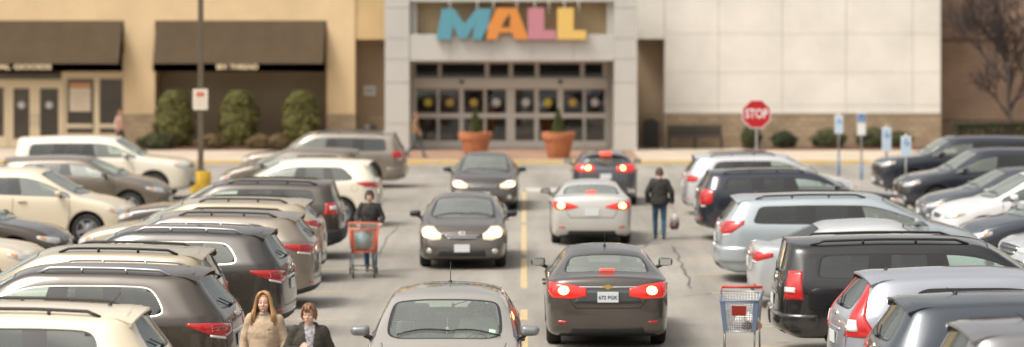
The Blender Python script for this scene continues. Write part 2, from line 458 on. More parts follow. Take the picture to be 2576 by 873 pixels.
def patch(bm, caster, P0, P1, nu=12, nv=6, off=.006, bulge=.0, mi=0, skirt=.02):
    """solid lens/plate conforming to the body between two guide lines"""
    g = []
    for i in range(nu+1):
        row = []
        a = lerp_poly(P0, i/nu); b = lerp_poly(P1, i/nu)
        for j in range(nv+1):
            t = j/nv; q = [a[k]+(b[k]-a[k])*t for k in range(2)]
            h = caster(*q)
            if h is None: return False
            p, n = h
            bl = bulge*(4*t*(1-t))*(1-(2*i/nu-1)**2)
            row.append((p+n*(off+bl), p-n*skirt))
        g.append(row)
    V = [[bm.verts.new(c[0]) for c in row] for row in g]
    fs = []
    for i in range(nu):
        for j in range(nv): fs.append(bm.faces.new((V[i][j], V[i+1][j], V[i+1][j+1], V[i][j+1])))
    loop = [(i, 0) for i in range(nu)]+[(nu, j) for j in range(nv)]+[(i, nv) for i in range(nu, 0, -1)]+[(0, j) for j in range(nv, 0, -1)]
    W = [bm.verts.new(g[i][j][1]) for i, j in loop]
    for k in range(len(loop)):
        a = V[loop[k][0]][loop[k][1]]; k2 = (k+1) % len(loop); b = V[loop[k2][0]][loop[k2][1]]
        fs.append(bm.faces.new((a, b, W[k2], W[k])))
    for f in fs: f.material_index = mi; f.smooth = True
    bmesh.ops.recalc_face_normals(bm, faces=fs)
    return True
def casters(bvh, s):
    L = s['L']; hw = s['W']/2
    def cast(o, d):
        h = bvh.ray_cast(o, d, 6)
        if h[0] is None: return None
        n = h[1]
        if n.dot(d) > 0: n = -n
        return h[0], n
    def corner(end, sd):
        xc = L/2-.62 if end == 'front' else -(L/2-.62); yc = (hw-.62)*sd; fx = 1 if end == 'front' else -1
        def f(a, z):
            d = Vector((math.cos(R(a))*fx, math.sin(R(a))*sd, 0))
            return cast(Vector((xc, yc, z))+d*3, -d)
        return f
    def end(e):
        fx = 1 if e == 'front' else -1
        return lambda y, z: cast(Vector((fx*4, y, z)), Vector((-fx, 0, 0)))
    def side(sd): return lambda f, z: cast(Vector((L/2-f, 3*sd, z)), Vector((0, -sd, 0)))
    def topc(f, y): return cast(Vector((L/2-f, y, 4)), Vector((0, 0, -1)))
    return corner, end, side, topc
def strip(bm, caster, pts, w=.011, off=.0025, mi=GAP):
    """thin seam line lying on the body"""
    prev = None
    dense = []
    for a, b in zip(pts[:-1], pts[1:]):
        n = max(2, int(math.dist(a, b)/.05))
        for k in range(n): dense.append((a[0]+(b[0]-a[0])*k/n, a[1]+(b[1]-a[1])*k/n))
    dense.append(pts[-1])
    for i, q in enumerate(dense):
        q2 = dense[min(i+1, len(dense)-1)]; q1 = dense[max(i-1, 0)]
        d = Vector((q2[0]-q1[0], q2[1]-q1[1]))
        if d.length < 1e-6: continue
        d.normalize(); nx, nz = -d.y*w/2, d.x*w/2
        A = caster(q[0]+nx, q[1]+nz); B = caster(q[0]-nx, q[1]-nz)
        if A is None or B is None: prev = None; continue
        va = bm.verts.new(A[0]+A[1]*off); vb = bm.verts.new(B[0]+B[1]*off)
        if prev and (prev[0].co-va.co).length < .2:
            f = bm.faces.new((prev[0], va, vb, prev[1])); f.material_index = mi
        prev = (va, vb)
WHEELS = {}
def wheel_meshes(r, style):
    k = (round(r, 3), style)
    if k in WHEELS: return WHEELS[k]
    out = []
    w = .21; ri = r*.66
    b = NB()
    lathe(b, [(ri, w/2-.005), (ri+.012, w/2), (r-.05, w/2+.006), (r-.018, w/2-.008), (r, w/2-.04), (r, 0), (r, -w/2+.04), (r-.02, -w/2+.005), (ri, -w/2)], 40, 'y', caps=False)
    out.append(b)
    b = NB()                                  # outer side is +y
    lathe(b, [(ri+.004, w/2+.002), (ri-.012, w/2+.001), (ri-.022, w/2-.03), (ri-.03, -w/2)], 40, 'y', caps=False)
    n = 5 if style != 7 else 7
    for i in range(n):
        for da in ((-.13, .13) if style == 10 else (0,)):
            a = 2*PI*i/n+da; wd = .05 if style == 10 else .085
            c, s_ = math.cos(a), math.sin(a)
            pts = []
            for rr, hw_, y in ((.045, wd*.42, w/2-.01), (ri*.55, wd*.40, w/2-.012), (ri-.008, wd*.55, w/2-.006)):
                for yy in (y, y-.03):
                    for sg in (-1, 1): pts.append(b.verts.new((rr*c-sg*hw_*s_, yy, rr*s_+sg*hw_*c)))
            for q in range(2):
                A = pts[q*4:q*4+4]; B = pts[q*4+4:q*4+8]
                b.faces.new((A[0], A[1], B[1], B[0])); b.faces.new((A[2], B[2], B[3], A[3]))
                b.faces.new((A[0], B[0], B[2], A[2])); b.faces.new((A[1], A[3], B[3], B[1]))
    lathe(b, [(.001, w/2+.002), (.05, w/2), (.07, w/2-.02), (.07, 0)], 20, 'y')
    bmesh.ops.recalc_face_normals(b, faces=b.faces[:])
    out.append(b)
    b = NB()                                  # brake disc and hub behind the spokes
    lathe(b, [(.001, .03), (ri*.80, .03), (ri*.80, .0), (.001, .0)], 28, 'y', 0)
    lathe(b, [(.001, -.02), (ri-.035, -.02), (ri-.035, -.03), (.001, -.03)], 28, 'y', 1)
    out.append(b)
    ms = []
    for nme, bb, mm in zip(('tyre', 'rim', 'wheel'), out, ([M_TYRE], [M_RIM], [M_SATIN, M_WELL])):
        me = bpy.data.meshes.new(nme); bb.normal_update(); bb.to_mesh(me); bb.free()
        for m_ in mm: me.materials.append(m_)
        if nme != 'wheel':
            me.set_sharp_from_angle(angle=R(40))
        ms.append(me)
    WHEELS[k] = ms
    return ms
def add_wheels(root, s):
    tm, rm, hm = wheel_meshes(s['rw'], s.get('rim', 5))
    for f in (s['wf'], s['wb']):
        for sd in (1, -1):
            y = s['W']/2-.13
            o = bpy.data.objects.new('wheel', hm); COL.objects.link(o); o.parent = root
            o.location = (s['L']/2-f, y*sd, s['rw']); o.rotation_euler = (0, 0, 0 if sd == 1 else PI)
            for n, m_ in (('tyre', tm), ('rim', rm)):
                c = bpy.data.objects.new(n, m_); COL.objects.link(c); c.parent = o
                c.rotation_euler = (0, random.random()*2, 0)
def seat_bm(x, y, z):
    b = NB()
    box(b, x-.26, x+.26, y-.24, y+.24, z, z+.16, 0, .05)
    p = [(x-.22, z+.10), (x-.36, z+.66), (x-.26, z+.68), (x-.10, z+.14)]
    vs = []
    for px, pz in p:
        vs.append((b.verts.new((px, y-.23, pz)), b.verts.new((px, y+.23, pz))))
    n = 4
    fs = []
    for i in range(n): fs.append(b.faces.new((vs[i][0], vs[i][1], vs[(i+1) % n][1], vs[(i+1) % n][0])))
    fs.append(b.faces.new([v[0] for v in vs])); fs.append(b.faces.new([v[1] for v in vs][::-1]))
    bmesh.ops.recalc_face_normals(b, faces=fs)
    bmesh.ops.bevel(b, geom=list({e for f in fs for e in f.edges}), offset=.045, segments=3, affect='EDGES', profile=.6)
    box(b, x-.39, x-.30, y-.13, y+.13, z+.73, z+.90, 0, .035)
    tube(b, [(x-.33, y-.06, z+.62), (x-.345, y-.06, z+.78)], .008, 6); tube(b, [(x-.33, y+.06, z+.62), (x-.345, y+.06, z+.78)], .008, 6)
    return b
def car(kind, name, label, cat, col, loc, rz, group=None, **kw):
    s = dict(BASE[kind]); s.update(kw)
    L, W, H = s['L'], s['W'], s['H']; hw = W/2; zb = s['zb']; X = lambda f: L/2-f
    root = empty(name, loc, rz); tag(root, label, cat, group)
    bm, bvh = car_body(s)
    corner, end, side, topc = casters(bvh, s)
    ring = CHROME if s.get('chromeline') else TRIM
    xq = X(s['fd'] if s['kind'] == 'suv' else s['fq']-.3)
    soften(bm, (GF, GR, GQ, TRIM), 3 if kind in ('boxy', 'van', 'jeep') else 9, lambda v: v.co.x < xq); soften(bm, (GW,), 5); soften(bm, (GB,), 7)
    inset(bm, (GF, GR, GQ, TRIM), .018 if s.get('chromeline') else .02, ring, -.003, True)
    inset(bm, (GW,), .035, TRIM); inset(bm, (GB,), .03, TRIM)
    ra = s['rw']+.055
    for f in (s['wf'], s['wb']): arch(bm, X(f), s['rw']+.005, ra, hw*.60)
    glassmap = {GF: ('side_window', s.get('gf', G_FRONT)), GR: ('side_window', s.get('gr', G_PRIV)), GQ: ('side_window', s.get('gr', G_PRIV)),
                GW: ('windshield', s.get('gw_', G_SHIELD)), GB: ('rear_window', s.get('gb', G_REAR))}
    for gi, (gn, gm) in glassmap.items():
        sides = (1, -1) if gi in (GF, GR, GQ) else (0,)
        for sd in sides:
            fs = [f for f in bm.faces if f.material_index == gi and (sd == 0 or f.calc_center_median().y*sd > 0)]
            if not fs: continue
            b2 = NB(); mp = {}
            for f in fs:
                q = []
                for v in f.verts:
                    if v not in mp: mp[v] = b2.verts.new(v.co)
                    q.append(mp[v])
                b2.faces.new(q)
            link(gn, b2, gm, root, True)
    bmesh.ops.delete(bm, geom=[f for f in bm.faces if f.material_index in glassmap], context='FACES')
    for f in bm.faces: f.smooth = True
    # wheel wells and floor pan
    for f in (s['wf'], s['wb']):
        for sd in (1, -1):
            c = Vector((X(f), 0, s['rw']+.005)); n = 22; rg = []
            for yy in (hw*.50, hw*.93):
                rg.append([bm.verts.new((c.x+(ra+.012)*math.cos(t), yy*sd, c.z+(ra+.012)*math.sin(t))) for t in (R(-20+220*k/n) for k in range(n+1))])
            for k in range(n):
                ff = bm.faces.new((rg[0][k], rg[0][k+1], rg[1][k+1], rg[1][k])); ff.material_index = WELL
            cv = bm.verts.new((c.x, hw*.50*sd, c.z))
            for k in range(n):
                ff = bm.faces.new((rg[0][k], rg[0][k+1], cv)); ff.material_index = WELL
    # seams
    bz = lambda f: float(np.interp(f, [s['fc'], L-.1], [s['bf'], s['br']]))
    zlow = zb+.14
    for sd in (1, -1):
        cs = side(sd)
        fb = s['fb']+.06
        strip(bm, cs, [(fb, bz(fb)-.03), (fb+.01, zlow+.15), (fb+.02, zlow)])
        f0 = s['fc']+.10
        strip(bm, cs, [(f0, bz(f0)-.03), (f0-.03, .7), (f0+.04, zlow)])
        if s['kind'] == 'suv':
            fd = s['fd']+.08
            strip(bm, cs, [(fd, bz(fd)-.03), (fd-.06, .85), (s['wb']-ra-.04, .55), (s['wb']-ra-.05, zlow)])
        else:
            strip(bm, cs, [(s['fq']-.22, bz(3.4)-.03), (s['wb']-.15, .8), (s['wb']-ra-.04, .5), (s['wb']-ra-.05, zlow)])
        strip(bm, cs, [(s['fc']-.15, zlow+.02), (s['wb'], zlow+.02)], .008)
        # fuel flap
        if sd == s.get('fuel', 1):
            fx, fz = s['wb']+.35, bz(4)-.18
            if fx < L-.45: strip(bm, cs, [(fx+.085*math.cos(R(a)), fz+.075*math.sin(R(a))) for a in range(0, 361, 30)], .006)
        # bonnet edge
        strip(bm, topc, [(.42, hw*.72*sd), (s['fc']-.12, hw*.80*sd)], .009)
    er = end('rear'); ef = end('front')
    brt = s['br']
    if s['kind'] == 'suv':
        zl = zb+.30
        strip(bm, er, [(-hw*.70, brt-.02), (-hw*.68, zl+.18), (-hw*.60, zl), (hw*.60, zl), (hw*.68, zl+.18), (hw*.70, brt-.02)])
    else:
        zl = .62
        strip(bm, er, [(-hw*.66, s['zt']-.08), (-hw*.60, zl+.10), (-hw*.52, zl), (hw*.52, zl), (hw*.60, zl+.10), (hw*.66, s['zt']-.08)])
    PM = paint(*col) if isinstance(col, tuple) else col
    link('body', bm, [PM, M_TRIM, s.get('cladm', M_CLAD), M_WINLINE, M_GAP, M_WELL], root)
    # lamps
    tl = s.get('tail'); lit = s.get('brake')
    if tl is None:
        if s['kind'] == 'suv': tl = [(12, .93, 1.07), (35, .94, 1.08), (62, .97, 1.09), (82, 1.06, 1.09)]
        else: tl = [(-12, .80, .93), (10, .78, .94), (40, .77, .95), (70, .86, .95)]
    for sd in (1, -1):
        b = NB(); ca = corner('rear', sd)
        if tl == 'pillar':                    # tall lamps climbing the rear pillars
            Z = [.86, .98, 1.10, 1.24, 1.38, 1.50]
            A0 = [26, 30, 34, 34, 30, 24]; A1 = [72, 66, 58, 56, 52, 46]
            patch(b, ca, [(a, z) for a, z in zip(A0, Z)], [(a, z) for a, z in zip(A1, Z)], 20, 5, .008, .004)
            patch(b, ca, [(30, .93), (34, 1.07)], [(50, .93), (47, 1.07)], 4, 4, .016, .0, 1)
        elif tl == 'box':
            z0, z1 = s.get('tz', (.92, 1.24))
            patch(b, ca, [(40, z0), (40, z1)], [(67, z0), (63, z1)], 8, 6, .010, .004)
            patch(b, ca, [(40, z0+.10), (40, z0+.17)], [(56, z0+.10), (56, z0+.17)], 4, 4, .022, .0, 1)
        else:
            patch(b, ca, [(a, z0) for a, z0, z1 in tl], [(a, z1) for a, z0, z1 in tl], 18, 5, .008, .006)
            if not lit:                       # darker inner chamber and reflector bars
                am, zm_ = (tl[1][0]+tl[2][0])/2, (tl[1][1]+tl[1][2]+tl[2][1]+tl[2][2])/4
                for q in (-.018, .012, .042):
                    patch(b, ca, [(tl[1][0]-2, zm_+q-.0045), (tl[2][0]-4, zm_+q-.0045)], [(tl[1][0]-2, zm_+q+.0045), (tl[2][0]-4, zm_+q+.0045)], 8, 1, .0155, 0, 3, .008)
            if lit:
                a0 = tl[1][0]+6; zc_ = (tl[2][1]+tl[2][2])/2; rr = .062; am = s.get('bulb', 33)
                P0 = [(am+6.5*math.cos(R(t)), zc_-rr*math.sin(R(t))) for t in (180, 150, 120, 90, 60, 30, 0)]
                P1 = [(am+6.5*math.cos(R(t)), zc_+rr*math.sin(R(t))) for t in (180, 150, 120, 90, 60, 30, 0)]
                patch(b, ca, P0, P1, 12, 6, .017, .003, 2, .01)
            else:
                zl_ = tl[1][1]
                patch(b, ca, [(tl[1][0], zl_-.035), (tl[2][0]-2, tl[2][1]-.03)], [(tl[1][0], zl_-.002), (tl[2][0]-2, tl[2][1]-.004)], 6, 2, .009, 0, 1)
        if len(b.faces): link('taillight', b, [M_REDLIT if lit else M_RED, M_WHITELENS, M_BULB, M_REDD], root)
        else: b.free()
        hl = s.get('head') or [(18, s['zn']-.16, s['zn']-.085), (38, s['zn']-.175, s['zn']-.055), (58, s['zn']-.14, s['zn']-.03), (76, s['zn']-.07, s['zn']-.015)]
        b = NB(); ca = corner('front', sd)
        on = s.get('headlit')
        if patch(b, ca, [(a, z0) for a, z0, z1 in hl], [(a, z1) for a, z0, z1 in hl], 16, 5, .006, .008, 3 if on else 0):
            if not on: patch(b, ca, [(hl[2][0]+2, hl[2][1]+.03), (hl[3][0]-6, hl[3][1]+.02)], [(hl[2][0]+2, hl[2][2]-.02), (hl[3][0]-6, hl[3][2]-.01)], 5, 3, .014, 0, 1)
            if on:
                am = (hl[1][0]+hl[2][0])/2+2; zc_ = (hl[1][1]+hl[1][2]+hl[2][1]+hl[2][2])/4; aa = (hl[2][0]-hl[1][0])*.55; rr = (hl[1][2]-hl[1][1])*.36
                T_ = (180, 150, 120, 90, 60, 30, 0)
                patch(b, ca, [(am+aa*math.cos(R(t)), zc_-rr*math.sin(R(t))) for t in T_], [(am+aa*math.cos(R(t)), zc_+rr*math.sin(R(t))) for t in T_], 12, 6, .018, .003, 2, .01)
            link('headlight', b, [M_CLEAR, M_AMBER, M_HEADLIT, M_HEADLENS], root)
        else: b.free()
        # mirror
        fA = s['fc']+.30; b = NB(); mx, my, mz = X(fA), (hw+.095)*sd, bz(fA)+.095
        mm = NB(); box(mm, -.065, .065, -.120, .120, -.075, .075)
        for v in mm.verts:
            if v.co.x > 0: v.co.y *= .74; v.co.z *= .74
            if v.co.y*sd > 0: v.co.z *= .82
        bmesh.ops.bevel(mm, geom=mm.edges[:], offset=.045, segments=4, affect='EDGES', profile=.55)
        for f in mm.faces: f.smooth = True
        add_bm(b, mm, Matrix.Translation((mx, my, mz)), 0)
        box(b, mx-.0675, mx-.0655, my-.085, my+.085, mz-.048, mz+.048, 2)
        tube(b, [(mx+.02, (hw-.05)*sd, mz-.085), (mx, (hw+.04)*sd, mz-.05)], .028, 8, 1)
        link('side_mirror', b, [s.get('mirm') or PM, M_TRIM, M_CHROME], root)
        # handles
        for fx in (s['fb']-.16, (s['fd'] if s['kind'] == 'suv' else s['fq']-.22)-.14):
            h = side(sd)(fx, bz(fx)-.13)
            if h:
                b = NB(); p, n = h
                tube(b, [p+Vector((-.09, -.01*sd, 0)), p+Vector((-.075, .028*sd, 0)), p+Vector((.07, .028*sd, 0)), p+Vector((.085, -.01*sd, 0))], .013, 8)
                link('door_handle', b, M_CHROME if s.get('chromehandle') else PM, root)
        if s['rails']:
            b = NB(); pts = []
            f0, f1 = s['fh']+.25, s['fe']-.25
            yy = (s['wr']-.035)*sd
            for k in range(13):
                f = f0+(f1-f0)*k/12; h = topc(f, yy)
                if h: pts.append(Vector((X(f), yy, h[0].z+(.0 if k in (0, 12) else .052))))
            tube(b, pts, .019, 8)
            for k in (4, 8):
                p = pts[k]; tube(b, [p, p-Vector((0, 0, .055))], .02, 6)
            link('roof_rail', b, s.get('railm', M_TRIM), root)
    # spoiler
    if s['spoil']:
        fe = s['fe']; b = NB(); rows = []; n = 12; wsp = s['wr']+.0
        for k in range(n+1):
            y = -wsp+2*wsp*k/n
            h0 = topc(fe-.20, y*.96); 
            if h0 is None: continue
            z0 = h0[0].z; dz = -.018-.035*(y/wsp)**2; tip = .33-.07*(y/wsp)**2
            rows.append([b.verts.new((X(fe-.20), y*.96, z0+.003)), b.verts.new((X(fe-.05), y, z0+dz*.3+.006)), b.verts.new((X(fe-.2+tip+.03), y*.985, z0+dz-.008)),
                         b.verts.new((X(fe-.2+tip+.025), y*.985, z0+dz-.038)), b.verts.new((X(fe-.02), y*.97, z0+dz-.08)), b.verts.new((X(fe-.16), y*.95, z0-.07))])
        for k in range(len(rows)-1):
            for j in range(6):
                f = b.faces.new((rows[k][j], rows[k+1][j], rows[k+1][(j+1) % 6], rows[k][(j+1) % 6])); f.smooth = True; f.material_index = 1 if j in (3, 4) else 0
        b.faces.new(rows[0]); b.faces.new(rows[-1][::-1])
        bmesh.ops.recalc_face_normals(b, faces=b.faces[:])
        link('rear_spoiler', b, [PM, M_CLAD], root, True, angle=40)
    # plates, grille, bumpers
    rear_shown = s.get('rear', True); front_shown = s.get('front', False)
    def plate(e, z, txt=None, blue=False):
        h = end(e)(0, z)
        if not h: return
        sx = 1 if e == 'front' else -1
        xx = h[0].x+sx*.014
        b = NB(); box(b, xx-.006, xx+.006, -.152, .152, z-.076, z+.076, 0, .003)
        if txt:
            for (t, sz, dz) in txt:
                M = Matrix.Translation((xx+sx*.007, 0, z+dz)) @ Matrix.Rotation(R(90)*sx, 4, 'Z') @ Matrix.Rotation(R(90), 4, 'X')
                add_bm(b, text_bm(t, sz, .001, .002), M, 1)
        link('license_plate', b, [M_PLATE, M_PLATEINK], root)
    if rear_shown:
        zp = s.get('zp', .80 if s['kind'] == 'suv' else .76)
        plate('rear', zp, s.get('ptxt'))
        b = NB()                              # lower bumper insert and reflectors
        patch(b, er, [(-hw*.62, zb+.07), (hw*.62, zb+.07)], [(-hw*.56, zb+.17), (hw*.56, zb+.17)], 16, 3, .006, 0, 0)
        for sd in (1, -1):
            patch(b, er, [(hw*.66*sd, zb+.22), (hw*.80*sd, zb+.23)], [(hw*.66*sd, zb+.26), (hw*.80*sd, zb+.265)], 6, 2, .006, 0, 1)
        link('bumper_insert', b, [M_CLAD, M_RED], root)
        if s['kind'] == 'suv':
            b = NB(); z0 = brt+.05                     # rear wiper
            pts = [er(.02+.30*k/5, z0+.10*k/5) for k in range(6)]
            if all(pts):
                tube(b, [p+n*.018 for p, n in pts], .008, 6); tube(b, [pts[0][0], pts[0][0]+pts[0][1]*.035], .022, 8)
                link('rear_wiper', b, M_TRIM, root)
    b = NB()
    zl = zb+.10
    patch(b, ef, [(-hw*.55, zl), (hw*.55, zl)], [(-hw*.50, zl+.13), (hw*.50, zl+.13)], 14, 4, .004, 0, 0)
    for sd in (1, -1):
        P0 = [(hw*.74*sd+.055*math.cos(R(t)), zl+.1-.05*math.sin(R(t))) for t in range(180, -1, -30)]
        P1 = [(hw*.74*sd+.055*math.cos(R(t)), zl+.1+.05*math.sin(R(t))) for t in range(180, -1, -30)]
        patch(b, ef, P0, P1, 10, 4, .006, .004, 1)
    link('front_intake', b, [M_CLAD, M_CLEAR], root)
    b = NB(); zg = s['zn']-.10; gh = s.get('gh', .075); gw = s.get('gw', .40)
    patch(b, ef, [(-hw*gw, zg+.01), (-hw*gw*.6, zg-gh*.8), (0, zg-gh), (hw*gw*.6, zg-gh*.8), (hw*gw, zg+.01)], [(-hw*gw, zg+.02), (-hw*gw*.6, zg+gh*.25), (0, zg+gh*.3), (hw*gw*.6, zg+gh*.25), (hw*gw, zg+.02)], 18, 5, .005, 0, 0)
    for q in (.0, -.5):
        zz = zg+gh*q
        patch(b, ef, [(-hw*gw*(.8+.2*q), zz-.008), (hw*gw*(.8+.2*q), zz-.008)], [(-hw*gw*(.8+.2*q), zz+.008), (hw*gw*(.8+.2*q), zz+.008)], 14, 1, .014, 0, 1)
    link('grille', b, [M_TRIM, M_CHROME], root)
    if front_shown: plate('front', zb+.26, s.get('ptxt'))
    bp = s.get('bumper')
    if bp:
        b = NB()
        z0, z1, of, bm_ = bp
        for sd in (1, -1):
            ca = corner('rear', sd); patch(b, ca, [(-24 if sd == 1 else -20, z0), (25, z0), (84, z0+.02)], [(-24 if sd == 1 else -20, z1), (25, z1), (84, z1)], 22, 5, of, .012, 0, .02)
        link('rear_bumper', b, bm_ or PM, root)
    h = er(0, (brt-.05) if s['kind'] == 'suv' else .9)
    if h and not lit:
        b = NB(); z_ = h[0].z
        patch(b, er, [(-.055, z_), (-.035, z_-.028), (.035, z_-.028), (.055, z_)], [(-.055, z_+.001), (-.035, z_+.028), (.035, z_+.028), (.055, z_+.001)], 12, 3, .010, .004, 0)
        link('emblem', b, M_CHROME, root)
        if s['kind'] == 'suv':
            b = NB(); zz = s.get('zp', .80)+.12
            patch(b, er, [(-.34, zz-.012), (.34, zz-.012)], [(-.34, zz+.014), (.34, zz+.014)], 12, 1, .012, .003, 0); link('tailgate_trim', b, M_CHROME if s.get('chromehandle') else PM, root)
    if s.get('mould'):
        for sd in (1, -1):
            b = NB(); f0 = s['wf']+ra+.05; f1 = s['wb']-ra-.03; zz = s['mould']
            patch(b, side(sd), [(f0, zz-.022), (f1, zz-.022)], [(f0, zz+.022), (f1, zz+.022)], 20, 2, .010, .004, 0); link('side_moulding', b, s.get('mouldm') or PM, root)
    # aerial, wipers
    if s.get('aerial'):
        fa, ya, ha, ln = s['aerial']; h = topc(fa, ya)
        b = NB(); tube(b, [h[0]-Vector((0, 0, .005)), h[0]+Vector((-ln, 0, ha))], .005, 6); lathe(b, [(.028, -.004), (.02, .022), (.002, .03)], 10, 'z', 0, h[0])
        link('antenna', b, M_TRIM, root)
    for y0 in (-.55, .05):
        b = NB(); pts = []
        for k in range(7):
            y = y0+.60*k/6; f = s['fc']+.045+.05*math.sin(PI*k/6); h = topc(f, y)
            if h: pts.append(h[0]+h[1]*.016)
        if len(pts) > 3:
            tube(b, pts, .010, 6); link('wiper', b, M_TRIM, root)
    # cabin
    if s.get('cabin', True):
        xs = X(s['fb']-.02); zs = zb+.20
        for y in (.38, -.38):
            link('front_seat', seat_bm(xs, y*hw/.94, zs), s.get('seatm', M_SEAT), root, True, angle=50)
        b = NB(); xr = X((s['fd'] if s['kind'] == 'suv' else s['fq']-.15)+.02)
        ws = hw*.74
        box(b, xr-.22, xr+.28, -ws, ws, zs, zs+.16, 0, .04); box(b, xr-.34, xr-.20, -ws, ws, zs+.1, zs+.62, 0, .05)
        for y in (-.38, .38): box(b, xr-.36, xr-.26, y-.13, y+.13, zs+.63, zs+.76, 0, .03)
        link('rear_seat', b, s.get('seatm', M_SEAT), root, True, angle=50)
        b = NB(); xd = X(s['fc']+.30)
        box(b, xd-.16, xd+.30, -hw*.80, hw*.80, s['bf']-.42, s['bf']-.05, 0, .05)
        link('dashboard', b, M_DASH, root, True, angle=50)
        b = NB(); M = Matrix.Translation((xd-.28, .38*hw/.94, s['bf']-.13)) @ Matrix.Rotation(R(68), 4, 'Y')
        pts = [M @ Vector((.175*math.cos(2*PI*k/20), .175*math.sin(2*PI*k/20), 0)) for k in range(21)]
        tube(b, pts, .015, 8, 0, False); tube(b, [M @ Vector((-.17, 0, 0)), M @ Vector((.17, 0, 0))], .02, 6); tube(b, [M @ Vector((0, -.17, 0)), M @ Vector((0, .17, 0))], .02, 6)
        link('steering_wheel', b, M_TRIM, root)
    add_wheels(root, s)
    s['cast'] = (corner, end, side, topc); s['root'] = root; s['PM'] = PM
    return s
# ---------------------------------------------------------------- people (face looks along -y, 1.70 m tall before scaling)
M_SKIN = mat('skin', (.66, .42, .31), .55, vary=.08, vscale=30)
M_EYE = mat('eye_dark', (.10, .06, .045), .4)
M_LIP = mat('lips', (.42, .15, .13), .45)
M_EYEW = mat('eye_white', (.62, .56, .52), .3)
M_BROW = mat('eyebrow', (.25, .13, .07), .7)
M_SOLE = mat('shoe_dark', (.04, .035, .03), .6)
def remesh(bm, vox, smooth=2):
    bm = evaluated(bm, [('REMESH', dict(mode='VOXEL', voxel_size=vox, use_smooth_shade=True))])
    for _ in range(smooth): bmesh.ops.smooth_vert(bm, verts=bm.verts[:], factor=.5, use_axis_x=True, use_axis_y=True, use_axis_z=True)
    for f in bm.faces: f.smooth = True
    return bm
def hand(bm, wrist, d, palm_n, sd, curl=.5, r=.0085):
    """palm, four unequal fingers and a thumb; d = pointing direction, palm_n = where the palm faces"""
    w = Vector(wrist); d = Vector(d).normalized(); n = Vector(palm_n); n = (n-d*n.dot(d)).normalized(); x = d.cross(n).normalized()*sd
    for k in (-1, 0, 1): rcone(bm, w+x*.018*k, .016, w+d*.075+x*.026*k, .0135, 8)
    for k, ln in ((-1.5, .062), (-.5, .074), (.5, .078), (1.5, .070)):
        p = w+d*.082+x*.0205*k; a = 0.0; dd = d
        for seg in range(3):
            a += curl*(.55 if seg == 0 else .75)
            q = p+(d*math.cos(a)+n*math.sin(a))*ln*(.44, .32, .26)[seg]
            rcone(bm, p, r*(1-.1*seg), q, r*(.95-.1*seg), 7); p = q
    p = w+d*.025+x*.030; q = p+(d*.6+x*.7+n*.35).normalized()*.042; rcone(bm, p, .0125, q, .0105, 7)
    rcone(bm, q, .0105, q+(d*.85+x*.1+n*.6).normalized()*.035, .0085, 7)
def head(bm, c, yaw=0.0, tilt=0.0):
    b = NB()
    ellipsoid(b, (0, .012, .030), .074, .094, .092, 20, 14)
    ellipsoid(b, (0, -.020, -.038), .061, .068, .070, 18, 12)      # jaw
    rcone(b, (0, -.066, -.090), .018, (0, -.064, -.092), .017, 8)  # chin
    rcone(b, (0, -.084, .020), .007, (0, -.101, -.018), .0120, 8)  # nose
    for s in (-1, 1):
        rcone(b, (.010*s, -.090, -.021), .008, (.012*s, -.088, -.021), .008, 6)
        rcone(b, (.014*s, -.079, .034), .0080, (.046*s, -.067, .034), .0080, 6)   # brow
        ellipsoid(b, (.036*s, -.056, -.024), .026, .026, .026, 10, 8)             # cheek
        ellipsoid(b, (.076*s, .012, .0), .009, .020, .031, 8, 6)                 # ear
        ellipsoid(b, (.031*s, -.075, .012), .0155, .012, .0105, 8, 6)            # eye
    rcone(b, (-.018, -.080, -.058), .0065, (.018, -.080, -.058), .0065, 6)
    rcone(b, (-.015, -.079, -.068), .007, (.015, -.079, -.068), .007, 6)
    M = Matrix.Translation(c) @ Matrix.Rotation(yaw, 4, 'Z') @ Matrix.Rotation(tilt, 4, 'X')
    add_bm(bm, b, M)
    return M
def face_mats(bm, M):
    Mi = M.inverted()
    for f in bm.faces:
        p = Mi @ f.calc_center_median()
        if abs(p.z) > .14 or p.y > -.05 or abs(p.x) > .08: continue
        ax = abs(p.x)
        if ((ax-.031)/.0078)**2+((p.z-.012)/.0062)**2 < 1: f.material_index = 1
        elif ((ax-.031)/.0135)**2+((p.z-.012)/.0046)**2 < 1: f.material_index = 4
        elif (p.x/.023)**2+((p.z+.063-7*p.x*p.x)/.0058)**2 < 1: f.material_index = 2
        elif .014 < ax < .046 and abs(p.z-.040+ax*.08) < .0032: f.material_index = 3
